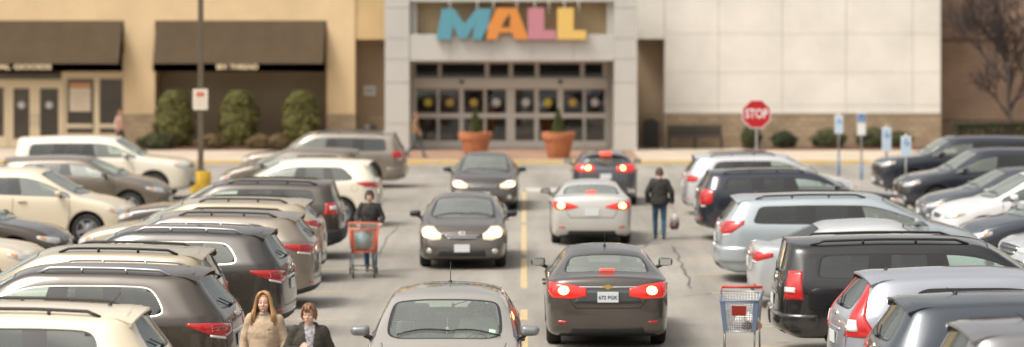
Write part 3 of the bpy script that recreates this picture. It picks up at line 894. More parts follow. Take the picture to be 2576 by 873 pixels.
def hair_short(c, M, col, long=False, dens=1.0, back=.0):
    b = NB(); rnd = random.Random(3)
    cap = NB(); ellipsoid(cap, (0, .022, .045), .084, .098, .092, 24, 16)
    bmesh.ops.delete(cap, geom=[v for v in cap.verts if v.co.z < (-.02 if v.co.y > .02 else .062-.4*(v.co.y-.02)*.0+(.018 if v.co.y < -.04 else -.07*(v.co.y > -.01)))], context='VERTS')
    add_bm(b, cap, Matrix.Identity(4))
    for i in range(int(150*dens)):
        a = rnd.uniform(0, 2*PI); sd = math.sin(a)             # -1 = towards the face
        part = Vector((rnd.uniform(-.012, .012), -.03+rnd.uniform(-.03, .06), .137))
        c_, s_ = math.cos(a), math.sin(a)
        front = s_ < -.45
        if front and abs(c_) < .50:
            if long:
                sg = 1 if c_ > 0 else -1
                q = rnd.uniform(.0, .02)
                pts = [part, Vector((sg*(.030+q), -.066, .124)), Vector((sg*(.066+q*.5), -.070, .082)), Vector((sg*(.084+q*.4), -.052, .030)), Vector((sg*(.092+q), -.050, -.06)), Vector((sg*(.104+q), -.058, -.15)), Vector((sg*(.100+q*2), -.066, -.23+q))]
                tube(b, pts, .011, 6, 1 if rnd.random() < .4 else 0, True, [.009, .011, .012, .012, .012, .011, .005]); continue
            pts = [part, Vector((c_*.05, -.065, .118)), Vector((c_*.066, -.088, .085)), Vector((c_*.072, -.094, .052+rnd.uniform(-.012, .01)))]
        else:
            sx = .083 if c_ > 0 else -.083
            e = Vector((c_*.088, .018+s_*.098, .035+rnd.uniform(-.01, .01)))
            if front: e = Vector((sx*1.0, -.050, .03))
            m = part.lerp(e, .55)+Vector((0, 0, .035)); m = Vector((m.x*1.05, m.y*1.0, m.z))
            if long:
                out = 1.20 + rnd.uniform(0, .30); ln = rnd.uniform(.20, .30)
                pts = [part, m, e, e+Vector((e.x*.12, .0, -.07)), Vector((e.x*out*1.08, e.y*1.0-.005, e.z-ln*.65)), Vector((e.x*out*1.2+rnd.uniform(-.01, .01), e.y*1.0-.02*(s_ < .2), e.z-ln))]
            else:
                pts = [part, m, e, e+Vector((e.x*.02, .006, -.055)), e+Vector((-e.x*.10, .0, -.095+rnd.uniform(-.015, .01) if s_ > -.1 else -.06))]
        r = rnd.uniform(.007, .011)*(1.25 if long else 1)
        tube(b, pts, r, 6, 1 if rnd.random() < .35 else 0, True, [r*.8]+[r]*(len(pts)-2)+[r*.4])
    for v in b.verts: v.co = M @ v.co
    return b
def person(label, loc, rz, height, clothes, hair=None, pose=None, group=None, vox=.007, parts=()):
    p = dict(yaw=0, tilt=0, lean=0,
             elbow={1: (.25, .02, 1.13), -1: (-.25, .02, 1.13)}, wrist={1: (.26, -.06, .90), -1: (-.26, -.06, .90)},
             hd={1: (0, -.12, -1), -1: (0, -.12, -1)}, hn={1: (-1, 0, 0), -1: (1, 0, 0)}, curl={1: .5, -1: .5},
             knee={1: (.10, -.02, .48), -1: (-.10, -.02, .48)}, ankle={1: (.10, .0, .09), -1: (-.10, 0, .09)}, hip=(0, 0, 0))
    p.update(pose or {})
    root = empty('person', loc, rz); tag(root, label, 'person', group)
    k = height/1.70; root.scale = (k, k, k)
    V3 = Vector; HP = V3(p['hip']); bm = NB()
    cl = clothes
    sh = {s: V3((.160*s, .01, 1.385)) for s in (1, -1)}
    hp = {s: V3((.088*s, 0, .90))+HP for s in (1, -1)}
    secs(bm, [((0, 0, .84), .13, .10), ((0, 0, .92), .155, .105), ((0, 0, 1.06), .125, .09), ((0, 0, 1.22), .15, .10), ((0, .005, 1.36), .155, .09), ((0, .01, 1.43), .09, .065)], 18)
    rcone(bm, (0, .015, 1.40), .058, (0, -.005, 1.52), .052, 12)
    for s in (1, -1):
        rcone(bm, sh[s], .052, p['elbow'][s], .038); rcone(bm, p['elbow'][s], .038, p['wrist'][s], .025)
        hand(bm, p['wrist'][s], p['hd'][s], p['hn'][s], s, p['curl'][s])
        rcone(bm, hp[s], .085, p['knee'][s], .052); rcone(bm, p['knee'][s], .052, p['ankle'][s], .036)
        a = V3(p['ankle'][s]); rcone(bm, a+V3((0, .02, -.05)), .034, a+V3((0, -.13, -.062)), .026)
    M = head(bm, V3((0, -.015, 1.585)), p['yaw'], p['tilt'])
    bm = remesh(bm, vox, 3); face_mats(bm, M)
    link('body', bm, [M_SKIN, M_EYE, M_LIP, M_BROW, M_EYEW], root)
    # trousers
    b = NB(); e = .018
    secs(b, [((0, 0, .82), .135, .115), ((0, 0, .92), .168, .122), ((0, 0, 1.02), .145, .108)], 18)
    for s in (1, -1):
        a = V3(p['ankle'][s]); kn = V3(p['knee'][s])
        rcone(b, hp[s]-V3((0, 0, .02)), .100, kn, .068); rcone(b, kn, .068, a+V3((0, 0, .03)), .055)
    b = remesh(b, max(.010, vox), 3); link('trousers', b, cl['trousers'], root)
    # jacket
    b = NB(); hem = cl.get('hem', .80); w = cl.get('bulk', 1.0)
    secs(b, [((0, 0, hem), .185*w, .135*w), ((0, 0, hem+.10), .188*w, .14*w), ((0, 0, 1.06), .168*w, .128*w), ((0, 0, 1.24), .182*w, .132*w), ((0, .01, 1.36), .172*w, .112*w), ((0, .015, 1.415), .125*w, .088*w), ((0, .012, 1.452), .085*w, .072*w)], 22)
    for s in (1, -1):
        el = V3(p['elbow'][s]); wr = V3(p['wrist'][s])
        rcone(b, sh[s], .068*w, el, .058*w); rcone(b, el, .058*w, wr.lerp(el, .04), .046*w)
        dd = (wr-el).normalized(); tube(b, [wr.lerp(el, .18), wr-dd*.004], .049*w, 12)
    if cl.get('hood'):
        for a in range(-130, 131, 20):
            c0 = V3((.088*math.sin(R(a)), .035+.085*math.cos(R(a)), 1.455+.012*math.cos(R(a)))); c1 = V3((.088*math.sin(R(a+20)), .035+.085*math.cos(R(a+20)), 1.455+.012*math.cos(R(a+20))))
            rcone(b, c0, .033, c1, .033, 8)
    b = remesh(b, max(.008, vox), 3)
    for v in b.verts:                                          # folds in the cloth
        nn = noise.noise(v.co*9+V3((loc[0], 0, 0)))*.010+noise.noise(v.co*22)*.004; v.co += v.normal*nn
    jk = [cl['jacket']]
    if cl.get('open'):                                         # front hangs open over a top
        jk.append(cl['open'])
        for f in b.faces:
            q = f.calc_center_median()
            if q.y < -.03 and q.z < 1.47 and abs(q.x-.008) < .018+max(0, (q.z-1.08))*.13 and q.z > .95: f.material_index = 1
    link('jacket', b, jk, root)
    for s in (1, -1):
        b = NB(); a = V3(p['ankle'][s])
        secs_pts = [(a+V3((0, .035, -.045)), .036), (a+V3((0, -.03, -.048)), .042), (a+V3((0, -.13, -.055)), .035)]
        for q in range(2): rcone(b, secs_pts[q][0], secs_pts[q][1], secs_pts[q+1][0], secs_pts[q+1][1])
        b = remesh(b, .010, 2); link('shoe', b, cl.get('shoes', M_SOLE), root)
    if hair: link('hair', hair_short(None, M, None, hair.get('long', False), hair.get('dens', 1)), [hair['m'], hair['m2']], root, True)
    return root, M
# ---------------------------------------------------------------- the setting
KZ = F/3400.0
ZW, ZP, ZD, ZC = 54.0*KZ, 52.7*KZ, 52.7*KZ+2.2, 48.6*KZ     # wall plane, portal front, entrance doors, kerb
def mat_ground(name, c1, c2, c3, rough=.85, fine=70.0):
    m = bpy.data.materials.new(name); m.use_nodes = True; nt = m.node_tree; b = nt.nodes['Principled BSDF']; N = nt.nodes.new; Lk = nt.links.new
    tc = N('ShaderNodeTexCoord')
    def nz(sc, det, st=None):
        n = N('ShaderNodeTexNoise'); n.inputs['Scale'].default_value = sc; n.inputs['Detail'].default_value = det; n.inputs['Roughness'].default_value = .62
        if st:
            mp = N('ShaderNodeMapping'); mp.inputs['Scale'].default_value = st; Lk(tc.outputs['Object'], mp.inputs[0]); Lk(mp.outputs[0], n.inputs[0])
        else: Lk(tc.outputs['Object'], n.inputs[0])
        return n
    def ramp(src, p0, p1, a, bb):
        r = N('ShaderNodeValToRGB'); r.color_ramp.elements[0].position = p0; r.color_ramp.elements[1].position = p1
        r.color_ramp.elements[0].color = (*a, 1); r.color_ramp.elements[1].color = (*bb, 1); Lk(src, r.inputs[0]); return r
    def mix(f, a, bb, mode='MIX'):
        x = N('ShaderNodeMix'); x.data_type = 'RGBA'; x.blend_type = mode
        if isinstance(f, float): x.inputs[0].default_value = f
        else: Lk(f, x.inputs[0])
        Lk(a, x.inputs[6]); Lk(bb, x.inputs[7]); return x
    big = ramp(nz(.16, 5).outputs[0], .32, .68, c2, c1)
    streak = ramp(nz(1.0, 4, (1.1, .07, 1)).outputs[0], .42, .74, (1.04, 1.04, 1.04), (.70, .69, .68))
    grain = ramp(nz(fine, 3).outputs[0], .30, .75, (.72, .72, .72), (1.12, 1.12, 1.12))
    spots = ramp(nz(1.7, 3).outputs[0], .66, .74, (1, 1, 1), c3)
    o = mix(1.0, big.outputs[0], streak.outputs[0], 'MULTIPLY'); o = mix(1.0, o.outputs[2], grain.outputs[0], 'MULTIPLY'); o = mix(1.0, o.outputs[2], spots.outputs[0], 'MULTIPLY')
    Lk(o.outputs[2], b.inputs['Base Color']); b.inputs['Roughness'].default_value = rough; b.inputs['Specular IOR Level'].default_value = .3
    bp = N('ShaderNodeBump'); bp.inputs['Strength'].default_value = .35; bp.inputs['Distance'].default_value = .01
    Lk(nz(fine, 3).outputs[0], bp.inputs['Height']); Lk(bp.outputs[0], b.inputs['Normal'])
    return m
M_ASPH = mat_ground('worn_asphalt', (.365, .338, .298), (.265, .245, .215), (.66, .64, .62))
M_WALK = mat('pavement', (.48, .40, .31), .85, vary=.18, vscale=.8, bump=.2, bscale=30)
M_KERB = mat('kerb_yellow', (.66, .45, .15), .75, vary=.35, vscale=1.6, col2=(.56, .44, .26))
M_YEL = mat('yellow_line', (.60, .43, .17), .8, vary=.5, vscale=5, col2=(.36, .31, .23))
M_YELOLD = mat('faded_stall_line', (.60, .42, .16), .85, vary=.3, vscale=2.5, col2=(.40, .32, .21))
M_WHITEL = mat('white_line', (.52, .50, .46), .8, vary=.3, vscale=3)
M_MULCH = mat('mulch', (.13, .055, .035), .95, vary=.6, vscale=9, bump=1, bscale=25)
def mat_brick(name, c1, c2, mortar, sx=.25, sz=.08, xy='xz', msize=.012, rough=.9):
    m = bpy.data.materials.new(name); m.use_nodes = True; nt = m.node_tree; b = nt.nodes['Principled BSDF']; N = nt.nodes.new; Lk = nt.links.new
    tc = N('ShaderNodeTexCoord'); sp = N('ShaderNodeSeparateXYZ'); cb = N('ShaderNodeCombineXYZ')
    Lk(tc.outputs['Object'], sp.inputs[0]); 
    ad = N('ShaderNodeMath'); ad.operation = 'ADD'; Lk(sp.outputs['X'], ad.inputs[0])
    if xy == 'xz': Lk(sp.outputs['Y'], ad.inputs[1]); Lk(ad.outputs[0], cb.inputs[0]); Lk(sp.outputs['Z'], cb.inputs[1])
    else: Lk(sp.outputs['X'], cb.inputs[0]); Lk(sp.outputs['Y'], cb.inputs[1])
    br = N('ShaderNodeTexBrick'); br.inputs['Scale'].default_value = 1; br.inputs['Brick Width'].default_value = sx; br.inputs['Row Height'].default_value = sz
    br.inputs['Mortar Size'].default_value = msize; br.inputs['Color1'].default_value = (*c1, 1); br.inputs['Color2'].default_value = (*c2, 1); br.inputs['Mortar'].default_value = (*mortar, 1)
    Lk(cb.outputs[0], br.inputs[0])
    n = N('ShaderNodeTexNoise'); n.inputs['Scale'].default_value = .7; n.inputs['Detail'].default_value = 6; Lk(tc.outputs['Object'], n.inputs[0])
    r = N('ShaderNodeValToRGB'); r.color_ramp.elements[0].color = (.78, .77, .75, 1); r.color_ramp.elements[1].color = (1.1, 1.08, 1.05, 1); r.color_ramp.elements[0].position = .3; r.color_ramp.elements[1].position = .7
    Lk(n.outputs[0], r.inputs[0])
    x = N('ShaderNodeMix'); x.data_type = 'RGBA'; x.blend_type = 'MULTIPLY'; x.inputs[0].default_value = 1; Lk(br.outputs[0], x.inputs[6]); Lk(r.outputs[0], x.inputs[7])
    Lk(x.outputs[2], b.inputs['Base Color']); b.inputs['Roughness'].default_value = rough
    return m
M_CREAM = mat('cream_panel', (.73, .69, .625), .85, vary=.12, vscale=.5, bump=.12, bscale=18)
M_GLOWTAN = mat('glow_tan_stucco', (.66, .49, .29), .9, vary=.12, vscale=.5, bump=.15, bscale=20)  # cream wall coloured tan, so the left-hand glow sits in its paint
M_GLOWTAN2 = mat('glow_golden_stucco', (.56, .40, .20), .9, vary=.12, vscale=.6, bump=.15, bscale=20)  # golden tone likewise carries the warm glow in its colour
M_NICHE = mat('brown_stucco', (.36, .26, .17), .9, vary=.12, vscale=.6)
M_STONE = mat_brick('tan_split_block', (.44, .335, .22), (.33, .245, .16), (.27, .20, .14), .40, .20, msize=.018)
M_BROWN = mat_brick('brown_brick', (.36, .235, .165), (.31, .20, .14), (.33, .25, .19), .30, .10)
M_PAVER = mat_brick('red_pavers', (.36, .22, .15), (.31, .19, .13), (.26, .18, .13), .22, .11, 'xy')
M_PORTAL = mat('grey_portal_panel', (.49, .475, .44), .6, vary=.08, vscale=.6)
M_PORTD = mat('portal_reveal', (.42, .40, .36), .65, vary=.08, vscale=.6)
M_SIGNBK = mat('sign_backing', (.42, .31, .18), .8, vary=.1, vscale=1)
M_FRAME = mat('aluminium_frame', (.58, .55, .49), .45, .0)
M_FRAMEC = mat('cream_frame', (.76, .62, .42), .55)
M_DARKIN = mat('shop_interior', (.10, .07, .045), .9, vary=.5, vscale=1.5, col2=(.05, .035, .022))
M_AWN = mat('awning_canvas', (.165, .118, .070), .9, vary=.14, vscale=1.2, bump=.15, bscale=60)  # brown lightened and warmed to imitate the flare glow on the left
M_RECESS = mat('glow_greybrown_wall', (.36, .275, .18), .9, vary=.12, vscale=.6)  # warmed like the awning, with the left-hand glow mixed into the colour
M_LETTER = mat('awning_letters', (.62, .50, .32), .6)
M_DKMETAL = mat('dark_bronze_metal', (.032, .028, .024), .5, .3, vary=.2, vscale=6)
M_GALV = mat('galvanised_pole', (.42, .42, .41), .45, .6, vary=.2, vscale=10)
M_STOPR = mat('stop_red', (.50, .015, .018), .35)
M_SIGNW = mat('sign_white', (.75, .73, .70), .4)
M_BLUE = mat('sign_blue', (.035, .15, .38), .4)
M_LBLUE = mat('sign_pale_blue', (.50, .62, .74), .4)
M_POLEB = mat('pole_blue', (.04, .19, .38), .5, vary=.2, vscale=8)
M_TERRA = mat('terracotta', (.46, .17, .075), .8, vary=.2, vscale=3, bump=.2, bscale=20)
M_BARK = mat('bark', (.085, .065, .058), .95, vary=.4, vscale=12, stretch=(1, 1, .2))
M_LEAFY = mat('arborvitae_leaf', (.165, .150, .038), .85, vary=.55, vscale=5, col2=(.07, .066, .016))
M_LEAFD = mat('hedge_leaf', (.045, .055, .018), .85, vary=.6, vscale=6, col2=(.012, .018, .006))
M_LEAFB = mat('boxwood_leaf', (.075, .078, .025), .85, vary=.6, vscale=6, col2=(.022, .028, .008))
M_LEAFT = mat('bronze_groundcover', (.17, .11, .045), .9, vary=.5, vscale=6, col2=(.08, .055, .022))
M_POTL = mat('topiary_leaf', (.085, .095, .02), .85, vary=.5, vscale=9, col2=(.025, .035, .008))
G_SHOP = glass('shop_glass', (.55, .50, .42), .05)
M_STICKY = mat('sticker_yellow', (.62, .50, .06), .6)
M_STICKO = mat('sticker_ochre', (.55, .38, .10), .6)
M_STICKW = mat('sticker_white', (.62, .60, .58), .6)
def struct(name, bm, m): return tag(link(name, bm, m), kind='structure')
def U(u, Z): return XG(u, Z)
# ground ------------------------------------------------------------
b = NB(); quad(b, [(-260, -120, 0), (260, -120, 0), (260, 260, 0), (-260, 260, 0)]); struct('parking_lot', b, M_ASPH)
b = NB(); box(b, -45, 40, ZC+.16, ZW+6, -.3, .146); struct('pavement', b, M_WALK)
b = NB()
x = -45.0
while x < 40:                                                     # kerb stones with open joints
    box(b, x+.004, x+2.996, ZC, ZC+.155, -.2, .15, 0, .02); x += 3.0
struct('kerb', b, M_KERB)
b = NB(); quad(b, [(U(985, ZP), ZC+.30, .150), (U(1590, ZP), ZC+.30, .150), (U(1590, ZP), ZD+.5, .150), (U(985, ZP), ZD+.5, .150)]); struct('entrance_paving', b, M_PAVER)
# painted lines
def lines(name, rects, m, z=.004):
    b = NB()
    for x0, x1, y0, y1 in rects: quad(b, [(x0, y0, z), (x1, y0, z), (x1, y1, z), (x0, y1, z)])
    return struct(name, b, m)
lines('centre_line', [(-.06, .06, YG(v1), YG(v0)) for v0, v1 in ((477, 560), (566, 641), (651, 725), (779, 806), (840, 905), (960, 1100))], M_YEL)
lines('stop_line', [(-.02, 2.9, YG(481), YG(474))], M_WHITEL)
stalls = []
for Yc in (42.9, 41.1, 39.3, 37.1, 34.9, 32.5, 30.1, 28.3, 26.5, 24.1, 21.7, 19.7, 17.9, 15.9, 14.4, 13.0): stalls.append((-10.2, -2.95, Yc*KZ-.05, Yc*KZ+.05))
for Yc in (36.6, 34.6, 32.6, 30.2, 27.8, 25.9, 24.0, 22.6, 21.2, 19.8, 18.4, 17.2, 16.05, 14.2, 12.2): stalls.append((3.35, 10.4, Yc*KZ-.05, Yc*KZ+.05))
lines('stall_lines', stalls, M_YELOLD)
lines('stall_spine', [(-9.15, -9.04, 13*KZ, 42.9*KZ), (9.0, 9.11, 12.2*KZ, 36.6*KZ)], M_YELOLD, .008)
# cracks sealed with tar
b = NB(); rnd = random.Random(5)
def crack(p0, p1, w, n):
    P0, P1 = Vector(p0), Vector(p1); prev = None; d = (P1-P0).normalized(); nrm = Vector((-d.y, d.x)); o = 0
    for k in range(n+1):
        o += rnd.uniform(-.05, .05); o *= .9; c = P0.lerp(P1, k/n)+nrm*o; ww = w*rnd.uniform(.4, 1.1)
        a = b.verts.new((c.x-nrm.x*ww, c.y-nrm.y*ww, .012)); e = b.verts.new((c.x+nrm.x*ww, c.y+nrm.y*ww, .012))
        if prev: b.faces.new((prev[0], prev[1], e, a))
        prev = (a, e)
crack((U(1688, YG(622)), YG(622)), (U(1746, YG(726)), YG(726)), .022, 26)
crack((U(1000, YG(560)), YG(560)), (U(960, YG(640)), YG(640)), .012, 14)
crack((U(870, YG(808)), YG(808)), (U(1010, YG(800)), YG(800)), .010, 10)
crack((U(1690, YG(748)), YG(748)), (U(1790, YG(738)), YG(738)), .010, 10)
crack((U(1600, YG(640)), YG(640)), (U(1690, YG(560)), YG(560)), .010, 14)
struct('cracks', b, mat('tar', (.11, .10, .09), .6))
# mulch beds
b = NB()
def bed(x0, x1, y0, y1, seed):
    nx = int((x1-x0)/.25); ny = max(3, int((y1-y0)/.25)); g = []
    for i in range(nx+1):
        g.append([b.verts.new((x0+(x1-x0)*i/nx, y0+(y1-y0)*j/ny, .15+(.10*math.sin(PI*j/ny)*min(1, 4*i/nx, 4*(nx-i)/nx)+.02*noise.noise((i*.7+seed, j*.7, 0)) if 0 < j < ny else .0))) for j in range(ny+1)])
    for i in range(nx):
        for j in range(ny): b.faces.new((g[i][j], g[i+1][j], g[i+1][j+1], g[i][j+1])).smooth = True
bed(U(372, ZW), U(735, ZW), ZW-2.1, ZW+.9, 1); bed(U(1862, ZW), U(2620, ZW), ZW-2.0, ZW-.02, 7)
struct('planting_beds', b, M_MULCH)

# mall building: one thing, its walls, portal, doors and awning recesses as parts ------------
mall = empty('mall_building', (U(1285, ZP), ZW, 0)); tag(mall, 'long cream and tan mall building with a grey entrance portal', 'building')
OFF = mall.location.copy()
def part(name, bm, m, parent=mall, smooth=False):
    off = OFF
    p = parent
    for v in bm.verts: v.co = v.co-off
    return link(name, bm, m, parent, smooth)
WT = 9.0
# left wing: piers and upper wall
b = NB()
def pier(u0, u1): box(b, U(u0, ZW), U(u1, ZW), ZW, ZW+2.4, ZG(287, ZW), ZG(52, ZW))
pier(312, 390); pier(822, 893)
box(b, U(-340, ZW), U(893, ZW), ZW, ZW+2.4, ZG(52, ZW)+.001, WT)
part('wall', b, M_GLOWTAN)
b = NB()
for u0, u1 in ((312, 390), (822, 893)):
    b = NB(); box(b, U(u0, ZW)-.02, U(u1, ZW)+.02, ZW-.03, ZW+2.35, .15, ZG(287, ZW)-.002); part('stone_base', b, M_STONE)
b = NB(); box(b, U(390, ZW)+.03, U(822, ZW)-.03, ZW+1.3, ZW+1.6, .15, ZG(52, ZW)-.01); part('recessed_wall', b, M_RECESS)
# link blocks beside the portal
b = NB(); box(b, U(893, ZW)+.004, U(972, ZP), ZW+.05, ZW+2.4, ZG(99, ZW), WT-.3); part('upper_block', b, M_GLOWTAN2)
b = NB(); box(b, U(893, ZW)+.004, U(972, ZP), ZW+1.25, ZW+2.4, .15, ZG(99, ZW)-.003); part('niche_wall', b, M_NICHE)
b = NB(); box(b, U(893, ZW)+.02, U(972, ZP), ZW+1.2, ZW+1.26, .15, ZG(290, ZW)); part('stone_base', b, M_STONE)
# right wing: cream panels with open joints over a split block base
xr = [1672, 1808, 1968, 2129, 2296, 2367]; zr = [285, 265, 183, 85, -20, -130]
b = NB()
for i in range(len(xr)-1):
    for j in range(len(zr)-1):
        g = .007
        box(b, U(xr[i], ZW)+g, U(xr[i+1], ZW)-g, ZW+.02, ZW+.20, ZG(zr[j], ZW)+g*.8, ZG(zr[j+1], ZW)-g*.8, 0, .006)
for j in range(len(zr)-1):
    if j >= 3: box(b, U(1598, ZP), U(1672, ZW)-.01, ZW+.02, ZW+.20, ZG(zr[j], ZW)+.01+(.0 if j > 3 else -.22), ZG(zr[j+1], ZW)-.01, 0, .006)
part('wall_panel', b, M_CREAM)
b = NB(); box(b, U(1672, ZW), U(2367, ZW)-.02, ZW+.19, ZW+2.4, .15, ZG(-130, ZW)-.02); box(b, U(1598, ZP), U(1672, ZW)-.002, ZW+.19, ZW+2.4, ZG(99, ZW)+.02, ZG(-130, ZW)-.02)
part('wall', b, mat('joint_backing_board', (.55, .51, .455), .9))  # backing board seen through the open joints, darker than the panels
b = NB(); box(b, U(1672, ZW)-.02, U(2367, ZW)+.0, ZW-.05, ZW+.18, .15, ZG(286, ZW)-.06); part('stone_base', b, M_STONE)
b = NB(); box(b, U(1672, ZW)-.03, U(2367, ZW)+.01, ZW-.07, ZW+.17, ZG(286, ZW)-.058, ZG(286, ZW)); part('base_cap', b, mat('cap_stone', (.43, .35, .25), .85, vary=.1))
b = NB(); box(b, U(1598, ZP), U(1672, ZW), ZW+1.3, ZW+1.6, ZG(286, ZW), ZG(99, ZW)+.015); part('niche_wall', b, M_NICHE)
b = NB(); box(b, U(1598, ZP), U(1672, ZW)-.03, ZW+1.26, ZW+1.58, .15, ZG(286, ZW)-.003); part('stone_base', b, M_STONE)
# portal
x0, x1, x2, x3 = U(968, ZP), U(1030, ZP), U(1545, ZP), U(1603, ZP)
lz0, lz1 = ZG(153, ZP), ZG(86, ZP)
for xa, xb_ in ((x0, x1), (x2, x3)):
    b = NB()
    zs = [.15]+[ZG(v, ZP) for v in (311, 208, 149, 97, 20, -45, -110)]
    for j in range(len(zs)-1): box(b, xa, xb_, ZP, ZP+1.2, zs[j]+.008, zs[j+1]-.008, 0, .008)
    part('pillar', b, M_PORTAL)
b = NB()
n = 5
for k in range(n):
    xa = x1+(x2-x1)*k/n; xb_ = x1+(x2-x1)*(k+1)/n
    box(b, xa+.006, xb_-.006, ZP+.03, ZP+1.1, lz0, lz1, 0, .008)
box(b, x1+.006, x2-.006, ZP+.03, ZP+1.1, ZG(4, ZP), ZG(-110, ZP), 0, .008)
part('lintel', b, M_PORTAL)
b = NB()
for xa, xb_ in ((x1+.002, x1+.28), (x2-.28, x2-.002)): box(b, xa, xb_, ZP+.25, ZP+1.0, lz1+.002, ZG(4, ZP)-.002)
part('sign_reveal', b, M_PORTD)
b = NB(); box(b, x1, x2, ZP+.75, ZP+.95, lz1-.05, ZG(4, ZP)+.05); part('sign_backing', b, M_SIGNBK)
b = NB()
box(b, x0+.05, x1-.02, ZP+1.2, ZD+.02, .15, lz1); box(b, x2+.02, x3-.05, ZP+1.2, ZD+.02, .15, lz1)          # side walls of the porch
box(b, x1-.02, x2+.02, ZP+1.1, ZD+.3, lz0+.02, lz0+.22)
box(b, x1-.02, U(1039.6, ZD), ZD-.06, ZD+.12, .15, lz0); box(b, U(1526.4, ZD), x2+.02, ZD-.06, ZD+.12, .15, lz0)
part('porch_lining', b, M_PORTD)
# entrance screen of sliding doors
def screen(name, x, xb, z, zb, y, m, panes, parent, glassm=G_SHOP, dep=.10):
    """a frame sheet with real openings, each closed by glass"""
    f = NB(); xs = sorted({x, xb}|{q for p in panes for q in p[:2]}); zs = sorted({z, zb}|{q for p in panes for q in p[2:]})
    for i in range(len(xs)-1):
        for j in range(len(zs)-1):
            cx, cz = (xs[i]+xs[i+1])/2, (zs[j]+zs[j+1])/2
            if any(p[0] < cx < p[1] and p[2] < cz < p[3] for p in panes): continue
            box(f, xs[i], xs[i+1], y, y+dep, zs[j], zs[j+1])
    bmesh.ops.remove_doubles(f, verts=f.verts[:], dist=1e-5)
    seen = {}; f.verts.index_update()
    for fc in list(f.faces):
        k = tuple(sorted(v.index for v in fc.verts)); seen.setdefault(k, []).append(fc)
    for k, l in seen.items():
        if len(l) > 1:
            for fc in l: f.faces.remove(fc)
    fr = part(name, f, m, parent)
    for p in panes:
        g = NB(); quad(g, [(p[0], y+dep*.5, p[2]), (p[1], y+dep*.5, p[2]), (p[1], y+dep*.5, p[3]), (p[0], y+dep*.5, p[3])])
        part('pane', g, glassm, fr)
    return fr
zt0, zt1 = ZG(196, ZD), ZG(160, ZD)
screen('transom_window', U(1030, ZD), U(1540, ZD), zt0-.02, lz0+.03, ZD+.05, M_FRAME, [(U(a, ZD), U(c, ZD), zt0+.03, zt1) for a, c in ((1045, 1102), (1110, 1220), (1230, 1280), (1290, 1346), (1356, 1460), (1470, 1516))], mall)
b = NB(); box(b, U(1038, ZD), U(1528, ZD), ZD-.10, ZD+.15, ZG(222, ZD), zt0-.022); part('door_header', b, M_FRAME)
b = NB()
for u in (1162, 1409): box(b, U(u, ZD)-.08, U(u, ZD)+.08, ZD-.19, ZD-.101, zt0-.22, zt0-.10, 0, .02)
part('door_sensor', b, M_DKMETAL)
dps = [(1050, 1096), (1108, 1153), (1169, 1214), (1226, 1271), (1298, 1342), (1357, 1400), (1419, 1464), (1476, 1519)]
edges = [1040, 1102, 1161, 1220, 1284, 1350, 1409.5, 1470, 1526]
stick = [M_STICKY, M_STICKO, M_STICKO, M_STICKW, M_STICKW, M_STICKY, M_STICKO, M_STICKW]
for i, (a, c) in enumerate(dps):
    ea, eb = U(edges[i], ZD)+.004, U(edges[i+1], ZD)-.004
    yy = ZD+(.0 if i in (1, 2, 5, 6) else .05)
    fr = screen('sliding_door', ea, eb, .16, ZG(222.5, ZD), yy, M_FRAME, [(U(a-2.5, ZD), U(c+2.5, ZD), ZG(285, ZD), ZG(225.5, ZD)), (U(a-2.5, ZD), U(c+2.5, ZD), ZG(354, ZD), ZG(297, ZD))], mall, dep=.05)
    s = NB(); cx = U((a+c)/2+(3 if i in (0, 4) else 0), ZD); cz = ZG(258, ZD)
    lathe(s, [(.001, 0), (.17, .0), (.17, .004), (.001, .004)], 20, 'y', 0, (cx, yy+.012, cz))
    st = part('door_sticker', s, stick[i], fr)
# dim vestibule behind the doors
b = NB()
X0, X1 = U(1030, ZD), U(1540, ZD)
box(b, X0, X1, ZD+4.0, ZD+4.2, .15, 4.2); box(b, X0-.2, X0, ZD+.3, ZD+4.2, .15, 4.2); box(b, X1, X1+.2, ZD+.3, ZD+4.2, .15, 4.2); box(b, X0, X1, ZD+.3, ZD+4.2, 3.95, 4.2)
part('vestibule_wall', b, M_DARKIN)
b = NB(); rnd = random.Random(11)
for k in range(9):
    xx = X0+.4+k*(X1-X0-.8)/8+rnd.uniform(-.2, .2); h = rnd.uniform(.7, 1.9); w = rnd.uniform(.25, .5)
    box(b, xx-w, xx+w, ZD+3.0+rnd.uniform(-.6, .6), ZD+3.7, .15, .15+h, k % 3, .03)
part('vestibule_display', b, [mat('display_tan', (.30, .20, .11), .8), mat('display_grey', (.16, .16, .15), .8), mat('display_red', (.28, .08, .05), .8)])
